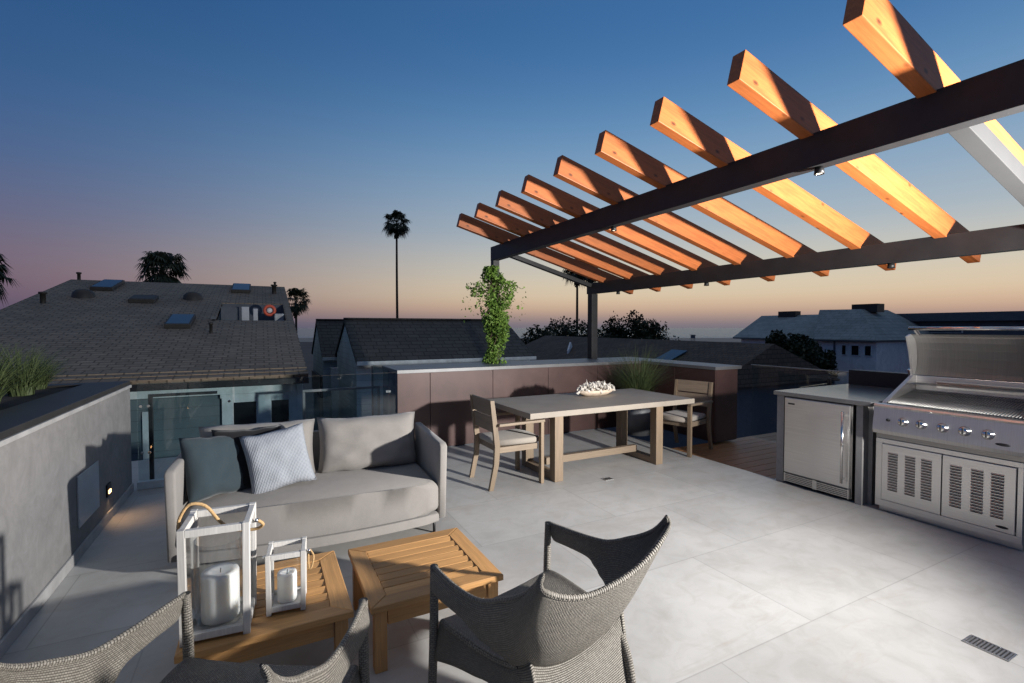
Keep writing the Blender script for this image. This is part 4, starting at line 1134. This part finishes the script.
# flat roofed dark house
fe2 = empty('flat_roofed_house', (36, 12, -8), 0, 'dark flat roofed house with warm slatted screen behind the grill hood', 'house')
g = MB(); g.bx(0, 9, -9, 6.2, 0, 9.95); g.build('wall', M['walld'], fe2)
MB().bx(-.4, 9.2, -9.2, 6.6, 9.95, 10.45, .02).build('roof', M['walld'], fe2)
f = MB().bx(-.08, -.002, .9, 3.4, 9.25, 9.6).build('window', M['trim'], fe2); MB().bx(-.09, -.081, .95, 3.35, 9.28, 9.57).build('pane', M['skyl'], f)
g = MB()
for k in range(9): g.bx(-.12, -.06, 1.3, 3.9, 7.35+k*.185, 7.46+k*.185)
g.build('slatted_screen', M['slatw'], fe2)
g = MB(); g.bx(-.055, -.003, 1.2, 4.0, 7.2, 9.1); g.build('screen_backing', M['win'], fe2)

# lifeguard tower on the sand
o = empty('lifeguard_tower', fr(345, 129, -8), R(-27), 'tiny dark lifeguard tower standing on the far beach', 'lifeguard tower')
g = MB(); g.bx(-1.2, 1.2, -1.2, 1.2, 2.2, 4.4)
g.build('cabin', M['walld'], o)
g = MB(); g.slab([(-1.7, -1.7, 4.41), (1.7, -1.7, 4.41), (1.7, 1.7, 4.8), (-1.7, 1.7, 4.8)], .2); g.build('roof', M['vent'], o)
for sx in (-1, 1):
    for sy in (-1, 1): MB().bx(sx-.1, sx+.1, sy-.1, sy+.1, 0, 2.19).build('leg', M['trunk'], o)

# ------------------------------------------------------------------ trees
def palm(x, y, hz_, r, label, n=46, seed=0, zb=-8):
    rnd = random.Random(seed); e = empty('palm_tree', (x, y, zb), 0, label, 'palm tree', 'fan palms on the skyline'); H_ = hz_-zb
    bend = rnd.uniform(-.3, .3)
    MB().tube([(bend*math.sin(t*2.2)*r*.3, 0, H_*t) for t in [k/8 for k in range(9)]], [.07*r*(.8+.6*(1-k/8)) for k in range(9)], 8).build('trunk', M['trunk'], e)
    tx = bend*math.sin(2.2)*r*.3
    mb = MB(); bm = mb.bm
    for i in range(n):
        az = rnd.uniform(0, 6.283); el = rnd.uniform(-1.05, 1.25); Ls = r*rnd.uniform(.42, .6)
        d = Vector((math.cos(az)*math.cos(el), math.sin(az)*math.cos(el), math.sin(el)))
        p0 = Vector((tx, 0, H_)); p1 = p0+d*Ls
        side = d.cross(Vector((0, 0, 1))).normalized(); up = side.cross(d)
        # stalk
        w = .02*r
        bm.faces.new([bm.verts.new(p0-side*w), bm.verts.new(p0+side*w), bm.verts.new(p1+side*w*.6), bm.verts.new(p1-side*w*.6)])
        # fan of leaflets
        fl = r*rnd.uniform(.38, .52); nl = 15
        for k in range(nl):
            a = (k/(nl-1)-.5)*4.0+rnd.uniform(-.08, .08)
            dd = (d*math.cos(a)+side*math.sin(a)).normalized(); ll = fl*(1-.25*abs(a)/2)*rnd.uniform(.8, 1.1)
            ps = (d*-math.sin(a)+side*math.cos(a))*.045*r
            m1 = p1+dd*ll*.55+up*.03*r; tip = p1+dd*ll+Vector((0, 0, -.16*r-.12*r*rnd.random()))
            a0 = bm.verts.new(p1); b0 = bm.verts.new(m1-ps*.7); b1 = bm.verts.new(m1+ps*.7); c0 = bm.verts.new(tip)
            bm.faces.new((a0, b0, c0, b1))
    mb.build('crown', M['palm'], e)
    mb = MB(); bm = mb.bm
    for i in range(60):
        az = rnd.uniform(0, 6.283); z = H_-r*rnd.uniform(.15, .75); p = Vector((tx, 0, z)); d = Vector((math.cos(az), math.sin(az), -1.6)).normalized(); s_1 = Vector((-d.y, d.x, 0)).normalized()*r*.06
        q = p+d*r*rnd.uniform(.2, .38); bm.faces.new([bm.verts.new(p-s_1*.3), bm.verts.new(p+s_1*.3), bm.verts.new(q+s_1), bm.verts.new(q-s_1)])
    mb.build('dead_fronds', M['palmd'], e)
    return e
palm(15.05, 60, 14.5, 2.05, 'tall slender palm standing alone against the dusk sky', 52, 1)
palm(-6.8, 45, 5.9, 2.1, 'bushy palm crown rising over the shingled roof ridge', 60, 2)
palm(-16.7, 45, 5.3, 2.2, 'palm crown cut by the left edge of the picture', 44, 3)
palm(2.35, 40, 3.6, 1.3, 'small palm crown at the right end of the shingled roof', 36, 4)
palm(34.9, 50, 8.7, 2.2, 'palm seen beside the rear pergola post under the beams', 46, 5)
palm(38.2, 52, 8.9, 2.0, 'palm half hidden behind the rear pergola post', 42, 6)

def tree(x, y, zt, rx, rz, label, n, leaf, seed, zb=-8, group=None):
    rnd = random.Random(seed); e = empty('leafy_tree', (x, y, zb), 0, label, 'tree', group); zc = zt-rz-zb
    mb = MB(); mb.tube([(0, 0, 0), (.05*rx, 0, zc*.5), (0, .04*rx, zc*.95)], [.12*rx, .10*rx, .06*rx], 8)
    blobs = []
    for i in range(16):
        a = rnd.uniform(0, 6.28); b = rnd.uniform(-.5, 1.2); q = rnd.uniform(.35, .78)
        c = Vector((math.cos(a)*math.cos(b)*rx*q, math.sin(a)*math.cos(b)*rx*q, math.sin(b)*rz*q+zc)); blobs.append((c, rnd.uniform(.28, .45)))
        mb.tube([(0, 0, zc*.7), c*.5+Vector((0, 0, zc*.42)), c], [.05*rx, .03*rx, .012*rx], 5)
    mb.build('trunk', M['trunk'], e)
    pts = []
    while len(pts) < n:
        c, rr = rnd.choice(blobs); d = Vector((rnd.gauss(0, 1), rnd.gauss(0, 1), rnd.gauss(0, 1))).normalized()*rnd.random()**.4
        p = c+Vector((d.x*rr*rx, d.y*rr*rx, d.z*rr*rz))
        if noise.noise(p*(1.6/rx*2)+Vector((seed, 0, 0))) < -.25: continue
        pts.append(p)
    mb = MB(); leaf_cards(mb, pts, leaf, rnd); mb.build('crown', M['tree'], e)
    return e
GT = 'dark trees on the skyline'
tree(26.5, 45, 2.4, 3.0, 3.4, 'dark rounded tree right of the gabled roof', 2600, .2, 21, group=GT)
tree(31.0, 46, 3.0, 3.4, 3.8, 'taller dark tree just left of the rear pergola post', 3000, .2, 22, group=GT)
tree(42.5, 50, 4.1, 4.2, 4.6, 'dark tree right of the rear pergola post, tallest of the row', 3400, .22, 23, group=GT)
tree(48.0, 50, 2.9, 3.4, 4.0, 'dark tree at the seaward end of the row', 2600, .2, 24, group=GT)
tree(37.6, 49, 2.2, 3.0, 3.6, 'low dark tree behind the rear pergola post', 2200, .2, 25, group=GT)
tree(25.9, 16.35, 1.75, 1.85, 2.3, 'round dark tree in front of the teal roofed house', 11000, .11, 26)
